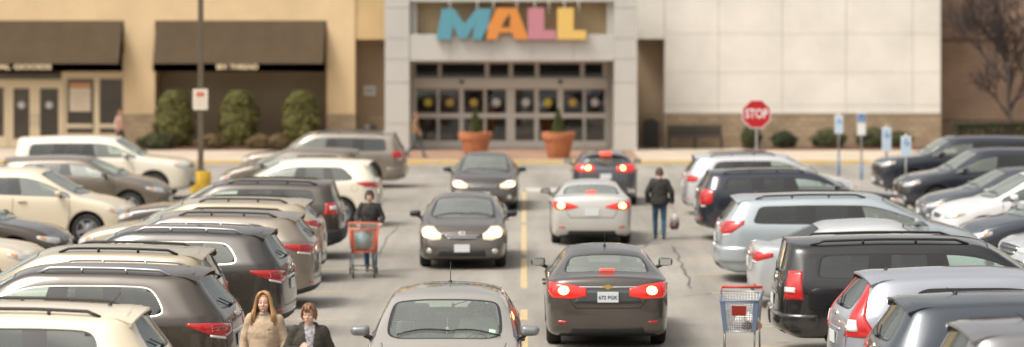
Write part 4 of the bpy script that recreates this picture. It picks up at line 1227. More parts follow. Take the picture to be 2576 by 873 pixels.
# awnings
def awning(u0, u1, name_text, ut0, ut1, label):
    t = empty('awning', ((U(u0, ZW)+U(u1, ZW))/2, ZW-.6, ZG(180, ZW)), 0); tag(t, label, 'awning', None)
    o = t.location
    za, zb_, zc_ = ZG(54, ZW), ZG(160, ZW-1.0), ZG(180, ZW-1.0)
    b = NB(); xa, xb_ = U(u0, ZW)+.06, U(u1, ZW)-.06
    Y0, Y1 = ZW-.006, ZW-1.05
    n = 16
    pv = [b.verts.new((xa, Y0, za)), b.verts.new((xb_, Y0, za)), b.verts.new((xb_, Y1, zb_)), b.verts.new((xa, Y1, zb_)), b.verts.new((xb_, Y1, zc_)), b.verts.new((xa, Y1, zc_)), b.verts.new((xa, Y0, zc_)), b.verts.new((xb_, Y0, zc_))]
    b.faces.new((pv[3], pv[2], pv[1], pv[0])); b.faces.new((pv[5], pv[4], pv[2], pv[3])); b.faces.new((pv[0], pv[6], pv[5], pv[3])); b.faces.new((pv[1], pv[2], pv[4], pv[7]))
    for v in b.verts: v.co -= o
    r = bmesh.ops.solidify(b, geom=b.faces[:], thickness=.02)
    link('canopy', b, M_AWN, t)
    b = NB()
    for k in range(5):
        x = xa+.04+(xb_-xa-.08)*k/4
        tube(b, [(x, Y0-.03, za-.06), (x, Y1+.05, zb_-.05), (x, Y1+.05, zc_+.02), (x, Y0-.03, zc_+.02)], .015, 6)
    for v in b.verts: v.co -= o
    link('awning_frame', b, M_DKMETAL, t)
    tb = text_bm(name_text, .27, .008, .012)
    xsv = [v.co.x for v in tb.verts]; wtx = max(xsv)-min(xsv); tgt = U(ut1, ZW-1)-U(ut0, ZW-1)
    M = Matrix.Translation(Vector(((U(ut0, ZW-1)+U(ut1, ZW-1))/2, Y1-.022, (zb_+zc_)/2+.02))-o) @ Matrix.Rotation(R(90), 4, 'X') @ Matrix.Diagonal((tgt/wtx, 1, 1, 1))
    bb = NB(); add_bm(bb, tb, M); link('lettering', bb, M_LETTER, t)
awning(-150, 312, 'CASUAL GOODS', -70, 130, 'dark brown canvas awning over the glass shop doors')
awning(390, 822, 'BIX THREAD', 545, 650, 'dark brown canvas awning above the clipped cone shrubs')
# shop front at the left
ZS = ZW+.35
b = NB(); box(b, U(-340, ZW), U(312, ZW), ZS+3.2, ZS+3.4, .15, 4.6); box(b, U(-340, ZW), U(312, ZW), ZS+.2, ZS+3.4, 4.4, 4.6); part('shop_back_wall', b, mat('shop_warm_interior', (.36, .23, .11), .9, vary=.5, vscale=1.2, col2=(.20, .12, .05)))
screen('shop_window', U(162, ZS), U(312, ZW), .16, 3.9, ZS, M_FRAMEC, [(U(168, ZS), U(236, ZS), ZG(336, ZS), ZG(198, ZS)), (U(250, ZS), U(312, ZS)-.05, ZG(336, ZS), ZG(198, ZS))], mall)
b = NB()
for a, c in ((168, 236), (250, 312)): box(b, U(a, ZS)+.01, U(c, ZS)-.06, ZS-.02, ZS+.08, ZG(322, ZS), ZG(312, ZS))
part('window_bar', b, M_FRAMEC)
screen('shop_fascia', U(-340, ZS), U(161.5, ZS), ZG(205, ZS), 3.9, ZS+.003, M_FRAMEC, [(U(-200, ZS), U(155, ZS), ZG(200, ZS), 3.7)], mall)
for a, c in ((20, 87), (87, 160)):
    fr = screen('glass_door', U(a, ZS)+.004, U(c, ZS)-.006, .16, ZG(206, ZS), ZS+.02, M_FRAMEC, [(U(a+13, ZS), U(c-13, ZS), ZG(350, ZS), ZG(222, ZS))], mall, dep=.06)
    s = NB(); lathe(s, [(.001, 0), (.15, .0), (.15, .004), (.001, .004)], 18, 'y', 0, (U((a+c)/2, ZS), ZS+.035, ZG(264, ZS))); part('door_sticker', s, M_STICKW, fr)
    s = NB(); hx = U(c-8, ZS) if a == 20 else U(a+8, ZS); tube(s, [(hx, ZS-.06, 1.0), (hx, ZS-.06, 1.5)], .018, 8); tube(s, [(hx, ZS-.06, 1.05), (hx, ZS+.03, 1.05)], .012, 6); tube(s, [(hx, ZS-.06, 1.45), (hx, ZS+.03, 1.45)], .012, 6); part('handle', s, M_SATIN, fr)
screen('shop_window', U(-340, ZS), U(19.5, ZS), .16, ZG(205.5, ZS), ZS, M_FRAMEC, [(U(-200, ZS), U(10, ZS), .6, ZG(220, ZS))], mall)
b = NB(); px0, px1 = U(175, ZS), U(228, ZS)
box(b, px0, px1, ZS-.012, ZS-.004, ZG(280, ZS), ZG(222, ZS), 0); box(b, px0, px1, ZS-.012, ZS-.004, ZG(221.5, ZS), ZG(208, ZS), 1)
for k in range(5): box(b, px0+.12, px1-.12-.1*(k % 2), ZS-.015, ZS-.0125, ZG(238+8*k, ZS)-.025, ZG(238+8*k, ZS)+.025, 2)
tag(link('poster', b, [mat('poster_paper', (.72, .62, .48), .6), mat('poster_orange', (.62, .30, .14), .6), mat('poster_rule', (.60, .47, .34), .6)]), 'cream poster with orange heading in the shop window', 'poster')
# niche notice
b = NB(); xx = U(930, ZW+1.2); box(b, xx-.24, xx+.24, ZW+1.20, ZW+1.245, ZG(240, ZW+1.2), ZG(216, ZW+1.2), 0, .01); box(b, xx-.17, xx+.17, ZW+1.192, ZW+1.199, ZG(232, ZW+1.2), ZG(224, ZW+1.2), 1)
tag(link('notice', b, [mat('notice_white', (.60, .60, .58), .5), mat('notice_grey', (.35, .36, .37), .5)]), 'small white notice on the niche wall left of the portal', 'notice')
# MALL letters -----------------------------------------------------
ZL = ZP-.22
def letter(name, polys, col, label, depth=.20):
    us = [p[0] for poly in polys for p in poly]; vs = [p[1] for poly in polys for p in poly]
    cx, cz = U((min(us)+max(us))/2, ZL), ZG(max(vs), ZL)
    b = NB()
    for poly in polys: prism(b, [(U(u, ZL)-cx, ZG(v, ZL)-cz) for u, v in poly], 0, depth)
    m = mat('letter_'+name, col, .45)
    root = empty('sign_letter', (cx, ZL, cz)); tag(root, label, 'sign letter', None)
    link('letter_face', b, m, root)
    b = NB(); h = ZG(4, ZP)-cz+.04                     # hanging rods up to the portal head
    xs = (min(us)*.75+max(us)*.25, min(us)*.25+max(us)*.75)
    for u in xs: tube(b, [(U(u, ZL)-cx, depth*.6, ZG(min(vs), ZL)-cz-.25), (U(u, ZL)-cx, depth*.6, h-.02), (U(u, ZL)-cx, depth+.12, h-.02)], .025, 8)
    link('hanging_rod', b, M_PORTD, root)
letter('blue', [[(1097, 99), (1112, 22), (1142, 22), (1134, 99)], [(1142, 22), (1170, 66), (1170, 99), (1136, 50)], [(1170, 66), (1200, 22), (1200, 56), (1170, 99)], [(1200, 22), (1230, 22), (1214, 99), (1190, 99)]][:1]+
       [[(1141.9, 22), (1168, 60), (1166, 97), (1155, 97), (1137.6, 62)], [(1168.2, 60), (1199, 22), (1194, 62), (1173, 97), (1166.3, 97)], [(1199.3, 22), (1236, 22), (1222, 99), (1188, 99)]], (.10, .30, .38), 'blue slanted letter M, first of the mall sign')
letter('orange', [[(1212, 99), (1250, 20), (1283, 20), (1283, 34), (1268, 52), (1261, 69), (1250, 99)], [(1283.2, 20), (1300, 20), (1330, 99), (1295, 99), (1288, 82), (1283.2, 69)], [(1283.1, 34), (1283.1, 69), (1268, 69), (1272, 56)][:0] or [(1256, 82), (1261.2, 69.2), (1283, 69.2), (1288, 82)]], (.66, .25, .055), 'orange letter A, second of the mall sign')
letter('pink', [[(1328, 20), (1369, 20), (1369, 76), (1399, 76), (1399, 99), (1328, 99)]], (.50, .21, .25), 'pink letter L, third of the mall sign')
letter('yellow', [[(1402, 20), (1443, 20), (1443, 76), (1474, 76), (1474, 99), (1402, 99)]], (.72, .47, .13), 'yellow letter L, last of the mall sign')
# brown neighbour ---------------------------------------------------
ZB = ZW+1.6
nb = empty('brown_brick_building', (U(2450, ZB), ZB, 0)); tag(nb, 'plain brown brick building beyond the cream wall', 'building'); OFF = nb.location.copy()
b = NB(); box(b, U(2367, ZW)+.02, 46, ZB, ZB+3, .1, 9.5); part('wall', b, M_BROWN, nb)
b = NB()
for v in (100, 305): box(b, U(2367, ZW)+.03, 46, ZB-.03, ZB, ZG(v, ZB)-.07, ZG(v, ZB)+.07)
part('string_course', b, mat('brown_course', (.20, .125, .08), .9, vary=.1), nb)

# street furniture ----------------------------------------------------
def pot(u, label):
    Zp = ZC+1.7; t = empty('planter', (U(u, Zp), Zp, .15)); tag(t, label, 'planter', None)
    b = NB(); lathe(b, [(.38, 0), (.40, .02), (.53, .68), (.60, .70), (.63, .92), (.60, .94), (.54, .93), (.50, .80), (.001, .80)], 32)
    link('pot', b, M_TERRA, t, True, angle=35)
    b = NB(); leaf_blob(b, lambda r: cone_pt(r, .34, .98, .80), 1500, .055, 3)
    link('topiary', b, M_POTL, t)
def cone_pt(r, rad, h, z0):
    t = r.random()**.75; a = r.uniform(0, 2*PI); q = rad*(1-t*.92)*math.sqrt(r.uniform(.35, 1))*(1+.12*math.sin(3*a+t*5)); return Vector((q*math.cos(a), q*math.sin(a), z0+h*t)), Vector((math.cos(a), math.sin(a), .3))
def leaf_blob(b, fn, n, size, seed=1):
    r = random.Random(seed)
    for i in range(n):
        p, nn = fn(r); nn = (nn.normalized()+Vector((r.uniform(-1, 1), r.uniform(-1, 1), r.uniform(-.6, 1)))*.8).normalized()
        a = nn.orthogonal().normalized(); a.rotate(Matrix.Rotation(r.uniform(0, 6.28), 3, nn)); c = nn.cross(a); s = size*r.uniform(.6, 1.4)
        b.faces.new([b.verts.new(q) for q in (p-a*s*.5-c*s*.2, p+a*s*.1-c*s*.5, p+a*s*.8, p+a*s*.1+c*s*.5)])
def egg_pt(r, rx, ry, h, z0=0, power=.8, top=.62):
    """tall shrub: full below, rounded above, lumpy skin"""
    t = r.random(); prof = (min(1, .80+.5*t) if t < .45 else math.cos((t-.45)/.55*PI/2)**top)
    a = r.uniform(0, 2*PI); lump = 1+.30*noise.noise((math.cos(a)*1.8+rx*7, math.sin(a)*1.8, t*5)); q = math.sqrt(r.uniform(.45, 1))*lump*max(prof, .06)
    return Vector((rx*q*math.cos(a), ry*q*math.sin(a), z0+h*t)), Vector((math.cos(a), math.sin(a), t-.2))
pot(1196, 'terracotta pot with cone topiary, left of the two by the doors')
pot(1405, 'terracotta pot with cone topiary, right of the two by the doors')
def shrub(u, Z, rx, h, m, name, label, cat, n, size, group=None, z=.15, seed=1, ry=None, top=.62):
    t = empty(name, (U(u, Z), Z, z)); tag(t, label, cat, group)
    b = NB(); leaf_blob(b, lambda r: egg_pt(r, rx, ry or rx, h, .05, top=top), n, size, seed); link('foliage', b, m, t)
    b = NB(); r = random.Random(seed)
    tube(b, [(0, 0, -.1), (.02, 0, h*.4), (0, .02, h*.8)], .05, 7, 0, True, [.06*min(1, h), .04*min(1, h), .01])
    for k in range(7):
        a = r.uniform(0, 6.28); z0 = h*r.uniform(.1, .5); tube(b, [(0, 0, z0), (rx*.6*math.cos(a), rx*.6*math.sin(a), z0+h*.25)], .012, 5)
    link('stem', b, M_BARK, t)
for i, (u, lb) in enumerate(((439, 'tall rounded green shrub nearest the shop window pier'), (601, 'tall rounded green shrub, middle one under the awning'), (757, 'tall rounded green shrub at the right end of the awning bed'))):
    shrub(u, ZW-.55, .82, 2.30, M_LEAFY, 'clipped_shrub', lb, 'shrub', 5200, .085, 'tall shrubs under the awning', seed=20+i, top=.36)
shrub(392, ZW-1.5, .75, .62, M_LEAFB, 'low_shrub', 'low spreading yellow-green shrub at the foot of the left pier', 'shrub', 1500, .08, seed=31)
for i, (u, w, lb) in enumerate(((530, .65, 'bronze ground shrub right of the lamp pole'), (655, .6, 'bronze ground shrub between middle and right tall shrubs'), (700, .55, 'bronze ground shrub before the right tall shrub'))):
    shrub(u, ZW-1.4, w, .55, M_LEAFT, 'bronze_shrub', lb, 'shrub', 1100, .07, 'bronze shrubs in the bed', seed=41+i)
for i, (u, w, h, lb) in enumerate(((1890, .42, .85, 'narrow olive shrub directly behind the stop sign pole'), (1972, .50, .62, 'small round dark shrub right of the stop sign'), (2085, .72, .70, 'wide round shrub left of the tall pale parking sign'), (2198, .72, .74, 'wide round shrub behind the blue and white parking sign'), (2262, .5, .6, 'small shrub right of the four parking signs'))):
    shrub(u, ZW-1.0, w, h, M_LEAFB if i != 1 else M_LEAFD, 'round_shrub', lb, 'shrub', 1900, .07, 'round shrubs along the cream wall', seed=51+i, z=.2)
# hedge
t = empty('hedge', (U(2520, ZW-1.2), ZW-1.2, .15)); tag(t, 'long dark clipped hedge before the brown building', 'hedge')
b = NB(); hx = U(2520, ZW)-U(2395, ZW)
leaf_blob(b, lambda r: (Vector((r.uniform(-hx, hx+2.2), r.choice((-.45, .45, r.uniform(-.45, .45)))*r.uniform(.85, 1.05), r.choice((.98, r.uniform(.1, .98)))+r.uniform(-.05, .05))), Vector((0, -.6, .7))), 9000, .08, 9)
link('foliage', b, M_LEAFD, t)
b = NB()
for k in range(12): tube(b, [(-hx+.3+k*(2*hx+1.8)/11, 0, -.05), (-hx+.33+k*(2*hx+1.8)/11, .05, .7)], .03, 6)
link('stem', b, M_BARK, t)
# bare tree
t = empty('bare_tree', (U(2540, ZW-1.6), ZW-1.6, .15)); tag(t, 'leafless brown tree with fine upright twigs by the hedge', 'tree')
tb, cb = NB(), NB(); r = random.Random(17)
def branch(p, d, ln, rad, lvl):
    n = 4; pts = [p]; rr = [rad]; q = p.copy(); dd = d.copy()
    for k in range(n):
        dd = (dd+Vector((r.uniform(-1, 1), r.uniform(-1, 1), r.uniform(-.3, .8)))*.14).normalized(); q = q+dd*ln/n; pts.append(q.copy()); rr.append(rad*(1-.62*(k+1)/n))
    tube(tb if lvl == 0 else cb, pts, rad, 7 if lvl < 2 else 4, 0, True, rr)
    if lvl >= 4: return
    nb_ = (12, 7, 6, 5)[lvl]
    for k in range(nb_):
        f = r.uniform(.32, 1.0); i = min(int(f*n), n-1); pp = pts[i].lerp(pts[i+1], f*n-i); a = r.uniform(0, 2*PI)
        base = (pts[i+1]-pts[i]).normalized(); o = base.orthogonal().normalized(); o.rotate(Matrix.Rotation(a, 3, base)); sp = r.uniform(.45, .95)
        nd = (base*math.cos(sp)+o*math.sin(sp)+Vector((0, 0, .25))).normalized()
        branch(pp, nd, ln*r.uniform(.48, .68)*(1.0 if lvl else .85), max(.010, rad*(.42 if lvl == 0 else .5)), lvl+1)
branch(Vector((0, 0, -.1)), Vector((.02, 0, 1)), 4.1, .125, 0)
link('trunk', tb, M_BARK, t); link('crown', cb, mat('twigs', (.055, .040, .038), .95, vary=.3, vscale=4), t)
# lamp pole
t = empty('lamp_pole', (U(505, 39*KZ), 39*KZ, 0)); tag(t, 'tall bronze lamp pole in a yellow concrete base', 'lamp pole')
b = NB(); lathe(b, [(.30, 0), (.30, .66), (.27, .70), (.001, .70)], 28); link('concrete_base', b, mat('yellow_concrete', (.72, .44, .045), .75, vary=.25, vscale=4, bump=.3), t, True, angle=40)
b = NB(); box(b, -.075, .075, -.075, .075, .70, 9.0, 0, .012); box(b, -.14, .14, -.14, .14, .70, .74, 0, .008); box(b, -.9, .9, -.06, .06, 9.0, 9.12, 0, .01); link('pole', b, mat('bronze_pole', (.13, .10, .065), .55, .2, vary=.15), t)
for sd in (1, -1):
    b = NB(); box(b, .75*sd-.3, .75*sd+.3, -.2, .2, 9.12, 9.26, 0, .03); link('lamp_head', b, M_DKMETAL, t)
b = NB(); Zl = 39*KZ; box(b, -.215, .215, -.10, -.085, ZG(276, Zl), ZG(224, Zl), 0, .004); box(b, -.12, .12, -.104, -.1005, ZG(243, Zl), ZG(231, Zl), 1)
for k in range(3): box(b, -.15, .15, -.104, -.1005, ZG(250+8*k, Zl)-.018, ZG(250+8*k, Zl)+.018, 2)
link('pole_sign', b, [mat('pole_sign_face', (.74, .66, .54), .5), mat('pole_sign_red', (.58, .16, .08), .5), mat('pole_sign_rule', (.60, .50, .40), .5)], t)
# stop sign
Zs = 39.0*KZ
t = empty('stop_sign', (U(1903, Zs), Zs, 0)); tag(t, 'red octagonal STOP sign on a grey pole', 'stop sign')
zc_ = ZG(287, Zs); rad = (36*Zs/F)/math.cos(R(22.5))*1.0
b = NB(); prism(b, [(rad*math.cos(R(22.5+45*k)), zc_+rad*math.sin(R(22.5+45*k))) for k in range(8)], -.004, .004, 0)
prism(b, [(rad*.93*math.cos(R(22.5+45*k)), zc_+rad*.93*math.sin(R(22.5+45*k))) for k in range(8)], -.008, -.0045, 1)
M = Matrix.Translation((0, -.0095, zc_)) @ Matrix.Rotation(R(90), 4, 'X')
add_bm(b, text_bm('STOP', .37, .001, .010, squash=.74), M, 0); link('sign_face', b, [M_SIGNW, M_STOPR], t)
b = NB(); box(b, -.035, .035, .008, .045, -.1, zc_+rad*.8); link('pole', b, M_GALV, t)
# parking bay signs
def bay_sign(u, v0, v1, vb, faces, blue_to, label):
    Z = YG(vb); t = empty('parking_sign', (U(u, Z), Z, 0)); tag(t, label, 'parking sign', 'signs on the parking bays')
    z0, z1 = ZG(v1, Z), ZG(v0, Z); w = .135
    b = NB(); box(b, -w, w, -.036, -.030, z0, z1, 0, .002)
    zz = z1
    for (f0, f1, mi) in faces:
        box(b, -w*.86, w*.86, -.040, -.0365, z0+(z1-z0)*f0, z0+(z1-z0)*f1, mi)
    # wheelchair pictogram
    cz = z0+(z1-z0)*.70; k = .06
    tube(b, [(k*.9*math.cos(R(a)), -.042, cz-.03+k*.9*math.sin(R(a))) for a in range(100, 371, 30)], .009, 5, 0 if faces[-1][2] == 1 else 1)
    tube(b, [(-.005, -.042, cz+.075), (0, -.042, cz), (.05, -.042, cz), (.075, -.042, cz-.06)], .010, 5, 0 if faces[-1][2] == 1 else 1)
    lathe(b, [(.001, -.043), (.02, -.043), (.02, -.040)], 12, 'y', 0 if faces[-1][2] == 1 else 1, (-.005, 0, cz+.10))
    link('sign_face', b, [M_SIGNW, M_BLUE, M_LBLUE], t)
    b = NB(); tube(b, [(0, 0, -.05), (0, 0, blue_to)], .038, 10, 1); tube(b, [(0, 0, blue_to), (0, 0, z1+.06)], .028, 10, 0); link('pole', b, [M_GALV, M_POLEB], t)
bay_sign(2110, 290, 336, 446, [(.06, .94, 2)], .70, 'pale blue parking sign, leftmost of the four on poles')
bay_sign(2167, 284, 340, 452, [(.05, .52, 0), (.56, .96, 1)], .55, 'parking sign with blue top half, second of the four')
bay_sign(2230, 320, 381, 492, [(.05, .95, 2)], .75, 'pale long parking sign, third of the four poles')
bay_sign(2279, 342, 394, 531, [(.05, .95, 2)], .25, 'light blue parking sign nearest the parked cars on the right')
# litter bin and bench
t = empty('litter_bin', (U(1638, ZW), ZW+.2, .15)); tag(t, 'dark square litter bin in the niche beside the bench', 'litter bin')
b = NB(); box(b, -.30, .30, -.30, .30, 0, .95, 0, .02); 
for k in range(9): box(b, -.27+.06*k+.005, -.27+.06*k+.05, -.325, -.301, .05, .88)
link('body', b, M_DKMETAL, t); b = NB(); box(b, -.33, .33, -.33, .33, .95, 1.0, 0, .01); lathe(b, [(.31, 1.0), (.26, 1.10), (.12, 1.16), (.001, 1.17)], 20); link('lid', b, M_DKMETAL, t)
t = empty('litter_bin', (U(934, ZW), ZW-1.2, .15)); tag(t, 'small round dark litter bin left of the portal', 'litter bin')
b = NB(); lathe(b, [(.24, 0), (.28, .75), (.001, .75)], 20); link('body', b, M_DKMETAL, t); b = NB(); lathe(b, [(.30, .75), (.30, .80), (.22, .98), (.001, 1.02)], 20); link('lid', b, M_DKMETAL, t)
Zb = ZW-.65; t = empty('bench', (U(1748, Zb), Zb, .15)); tag(t, 'long dark slatted bench against the cream wall', 'bench')
wb = 68*Zb/F
M_BEN = mat('bench_metal', (.034, .029, .025), .6, vary=.15, vscale=8)
b = NB()
for k in range(5): box(b, -wb, wb, -.38+.095*k, -.30+.095*k, .42, .46, 0, .006)
link('seat', b, M_BEN, t); b = NB()
for k in range(5): box(b, -wb, wb, .13+.02*k, .16+.02*k, .50+.085*k, .575+.085*k, 0, .006)
link('backrest', b, M_BEN, t)
for x in (-wb+.03, 0, wb-.03):
    b = NB(); box(b, x-.03, x+.03, -.36, -.31, 0, .418); box(b, x-.03, x+.03, .10, .15, 0, .418); box(b, x-.03, x+.03, -.36, .15, .36, .415); tube(b, [(x, .16, .4), (x, .265, .95)], .022, 6); link('leg', b, M_BEN, t)
# ---------------------------------------------------------------- vehicles
jit = random.Random(4)
def park_left(rear_u, vb, Yc, kind, name, label, cat, col, alpha=5, grp='cars parked nose-in along the left of the aisle', **kw):
    Y = Yc*KZ; L = kw.get('L', BASE[kind]['L']); xr = XG(rear_u, Y-.3)
    a = R(alpha+jit.uniform(-1.6, 1.6)); d = Vector((-math.cos(a), math.sin(a), 0)); c = Vector((xr, Y-.35*math.sin(a)*0, 0))+d*(L/2)
    return car(kind, name, label, cat, col, (c.x, Y, 0), PI-a, grp, **kw)
def park_right(rear_u, vb, Yc, kind, name, label, cat, col, alpha=3, grp='cars parked nose-in along the right of the aisle', **kw):
    Y = Yc*KZ; L = kw.get('L', BASE[kind]['L']); xr = XG(rear_u, Y-.3)
    return car(kind, name, label, cat, col, (xr+L/2, Y, 0), R(alpha+jit.uniform(-1.6, 1.6)), grp, **kw)
def nose(u, Yc, kind, name, label, cat, col, dirn, alpha=0, grp=None, **kw):
    Y = Yc*KZ; L = kw.get('L', BASE[kind]['L']); x = XG(u, Y-.3)-dirn*L/2
    return car(kind, name, label, cat, col, (x, Y, 0), (0 if dirn > 0 else PI)+R(alpha), grp, front=True, **kw)
C_GLOWBRONZE = ('paint_bronze', (.15, .122, .09)); C_GLOWBRN = ('paint_dark_brown', (.062, .049, .037)); C_GLOWGOLD = ('paint_gold_silver', (.42, .36, .26))  # bronze, brown and gold warmed to imitate flare glow over the left rows
C_CREAM = ('paint_cream_white', (.66, .57, .42), .0, .35); C_WHITE = ('paint_white', (.72, .66, .54), .0, .35); C_WHT2 = ('paint_pure_white', (.74, .75, .75), .0, .35)
C_SILV = ('paint_silver', (.56, .57, .58), .45); C_SILVW = ('paint_warm_silver', (.62, .60, .56), .35); C_SILB = ('paint_blue_silver', (.41, .46, .485), .45)
C_LAV = ('paint_lavender_silver', (.37, .39, .435), .45); C_BLK = ('paint_black', (.008, .008, .009), .1, .25); C_NAVY = ('paint_navy', (.014, .018, .030), .3); C_SLATE = ('paint_slate', (.050, .060, .075), .4)
C_GREY = ('paint_grey', (.20, .20, .205), .5); C_GREYD = ('paint_dark_grey', (.050, .044, .038), .4); C_GLOWGREY = ('paint_warm_grey', (.24, .205, .16), .4)  # the warm grey is lifted to imitate the same left-hand glow
# left row, far to near
park_left(1024, 470, 41.3, 'boxy', 'parked_suv', 'warm grey SUV parked farthest back on the left, by the entrance', 'SUV', C_GLOWGREY, 2, bumper=(.36, .62, .03, None), mould=.6, H=1.72, W=1.92, wr=.66, zb=.22, zc=1.1, bf=1.08, br=1.12, zn=.95, fe=4.7, tail=[(22, .93, 1.10), (40, .90, 1.12), (58, .90, 1.12), (70, .95, 1.10)])
park_left(905, 0, 37.6, 'hatch', 'parked_hatchback', 'brown-grey hatchback mostly hidden behind the white SUV', 'hatchback', C_GLOWBRONZE, 2, L=4.0, H=1.50)
park_left(962, 520, 32.8, 'cuv', 'parked_suv', 'cream white SUV with black rear glass, behind the cart woman', 'SUV', C_WHITE, 3, L=4.45, W=1.86, clad=0, rails=0, H=1.64)
park_left(868, 640, 28.0, 'jeep', 'parked_suv', 'dark boxy SUV with upright square tail lamps', 'SUV', C_GLOWBRN, 2, tail='box', tz=(.93, 1.16), H=1.63, bumper=(.40, .62, .03, M_CLAD), mould=.66, mouldm=M_CLAD)
park_left(820, 0, 25.4, 'suv', 'parked_suv', 'gold silver SUV peeking out behind the tan one', 'SUV', C_GLOWGOLD, 2, H=1.56, tail=[(12, 1.0, 1.13), (35, 1.02, 1.14), (60, 1.08, 1.15), (80, 1.12, 1.15)])
park_left(805, 725, 23.0, 'suv', 'parked_suv', 'tan grey SUV with arrow tail lamp and pale roof rails', 'SUV', C_GLOWGREY, 2, railm=paint(*C_GLOWGOLD), H=1.62)
park_left(738, 790, 20.7, 'suv', 'parked_suv', 'dark brown SUV with chrome window line, farther of two', 'SUV', C_GREYD, 3, chromeline=1, H=1.68, chromehandle=1, railm=M_SATIN, tail=[(10, .90, 1.02), (32, .88, 1.04), (56, .93, 1.06), (80, 1.03, 1.06)])
park_left(568, 0, 18.85, 'suv', 'parked_suv', 'pale silver SUV squeezed between two dark SUVs', 'SUV', C_GLOWGOLD, 2, L=4.6, H=1.66)
park_left(606, 880, 16.9, 'suv', 'parked_suv', 'dark brown SUV with chrome window line, behind the two women', 'SUV', C_GLOWBRN, 3, chromeline=1, chromehandle=1, L=4.8, railm=M_SATIN, tail=[(10, .92, 1.02), (32, .89, 1.05), (56, .93, 1.07), (80, 1.04, 1.07)], H=1.72, fuel=1)
park_left(432, 0, 14.6, 'suv', 'parked_suv', 'cream white SUV cut off in the lower left corner', 'SUV', C_CREAM, 3, H=1.68, railm=paint(*C_CREAM), aerial=(4.0, 0, .14, .12), fq=4.2, fq7=4.05)
# left back row, noses to the right
GB_ = 'cars in the far left row facing right'
nose(490, 38.2, 'boxy', 'parked_pickup', 'white SUV nose-out beside the yellow lamp base', 'SUV', C_WHITE, 1, -3, GB_, H=1.80, W=1.96, zb=.28, rails=0)
nose(430, 34.2, 'cuv', 'parked_hatchback', 'brown crossover facing right, behind the cream one', 'crossover', C_GLOWBRONZE, 1, -3, GB_, H=1.58)
nose(342, 30.0, 'cuv', 'parked_suv', 'cream crossover facing right with a silver front wheel', 'crossover', C_CREAM, 1, -4, GB_, L=4.65)
nose(176, 26.6, 'sedan', 'parked_sedan', 'dark bronze sedan facing right at the left edge', 'sedan', C_GLOWBRN, 1, -3, GB_)
nose(112, 24.0, 'sedan', 'parked_sedan', 'cream sedan with only its nose showing at the left edge', 'sedan', C_CREAM, 1, -3, GB_, zn=.80)
# right row
park_right(1716, 520, 34.9, 'wagon', 'parked_wagon', 'silver wagon with round tail lamps, farthest in the right row', 'wagon', C_SILV, 2, H=1.60, tail=[(20, .88, 1.02), (36, .85, 1.04), (50, .86, 1.04), (62, .90, 1.02)])
park_right(1748, 575, 30.6, 'jeep', 'parked_suv', 'navy SUV with tall round tail lamps beside the silver wagon', 'SUV', C_NAVY, 2, H=1.60, L=4.8, tail=[(24, .84, 1.10), (36, .80, 1.16), (50, .80, 1.16), (64, .86, 1.12)], clad=0)
park_right(1798, 690, 25.4, 'van', 'parked_minivan', 'pale blue-silver minivan with dark rear windows', 'minivan', C_SILB, 1, H=1.64, bumper=(.38, .68, .028, None), mould=.62, tail=[(16, .98, 1.12), (36, .90, 1.14), (56, .93, 1.15), (78, 1.10, 1.16)], fe=4.6)
park_right(1884, 735, 22.9, 'sedan', 'parked_sedan', 'silver sedan between the minivan and the black SUV', 'sedan', C_SILV, 1, H=1.49, gr=G_FRONT, tail=[(-4, .86, .92), (16, .82, .95), (42, .81, .97), (66, .89, .95)])
park_right(1944, 860, 19.4, 'boxy', 'parked_suv', 'large black SUV with tall red tail lamp and roof rails', 'SUV', C_BLK, 1, H=1.71, zc=1.14, bf=1.12, br=1.16, tail='box', tz=(.86, 1.26), bumper=(.44, .66, .045, None))
park_right(2092, 0, 17.0, 'cuv', 'parked_suv', 'lavender silver SUV with tall red lamps up its rear pillar', 'SUV', C_LAV, 2, H=1.66, tail='pillar', aerial=(3.85, 0, .10, .10), clad=1)
park_right(2184, 0, 15.1, 'suv', 'parked_suv', 'slate SUV with rear spoiler between the silver and corner ones', 'SUV', C_SLATE, 2, rails=0, aerial=(3.7, 0, .07, .10), tail=[(4, .98, 1.10), (32, .96, 1.12), (56, 1.0, 1.13), (82, 1.09, 1.13)])
park_right(2330, 0, 13.25, 'suv', 'parked_suv', 'grey SUV with bright window line in the lower right corner', 'SUV', C_GREY, 2, rails=0, chromeline=1, H=1.80, aerial=(3.7, 0, .07, .10), zc=1.10, bf=1.08, br=1.18)
# right back row, noses to the left
GD_ = 'cars in the far right row facing left'
nose(2195, 38.8, 'boxy', 'parked_suv', 'navy SUV facing left, farthest in the back right row', 'SUV', C_NAVY, -1, 4, GD_, H=1.76, W=1.94, zb=.24, rails=0)
nose(2250, 35.2, 'suv', 'parked_suv', 'dark blue-black SUV facing left with tan headlamp', 'SUV', C_NAVY, -1, 5, GD_, rails=0)
nose(2306, 32.1, 'sedan', 'parked_sedan', 'dark grey sedan facing left behind the white car', 'sedan', C_SLATE, -1, 5, GD_, H=1.50, gr=G_FRONT)
nose(2346, 29.3, 'cuv', 'parked_suv', 'white crossover facing left in the back right row', 'crossover', C_WHT2, -1, 6, GD_, gr=G_FRONT)
nose(2402, 26.4, 'cuv', 'parked_suv', 'slate blue crossover facing left with silver wheel showing', 'crossover', C_SLATE, -1, 7, GD_, H=1.6, rim=10)
nose(2520, 23.3, 'boxy', 'parked_pickup', 'silver truck nose at the right edge', 'truck', C_SILV, -1, 5, GD_, gh=.16, gw=.62)
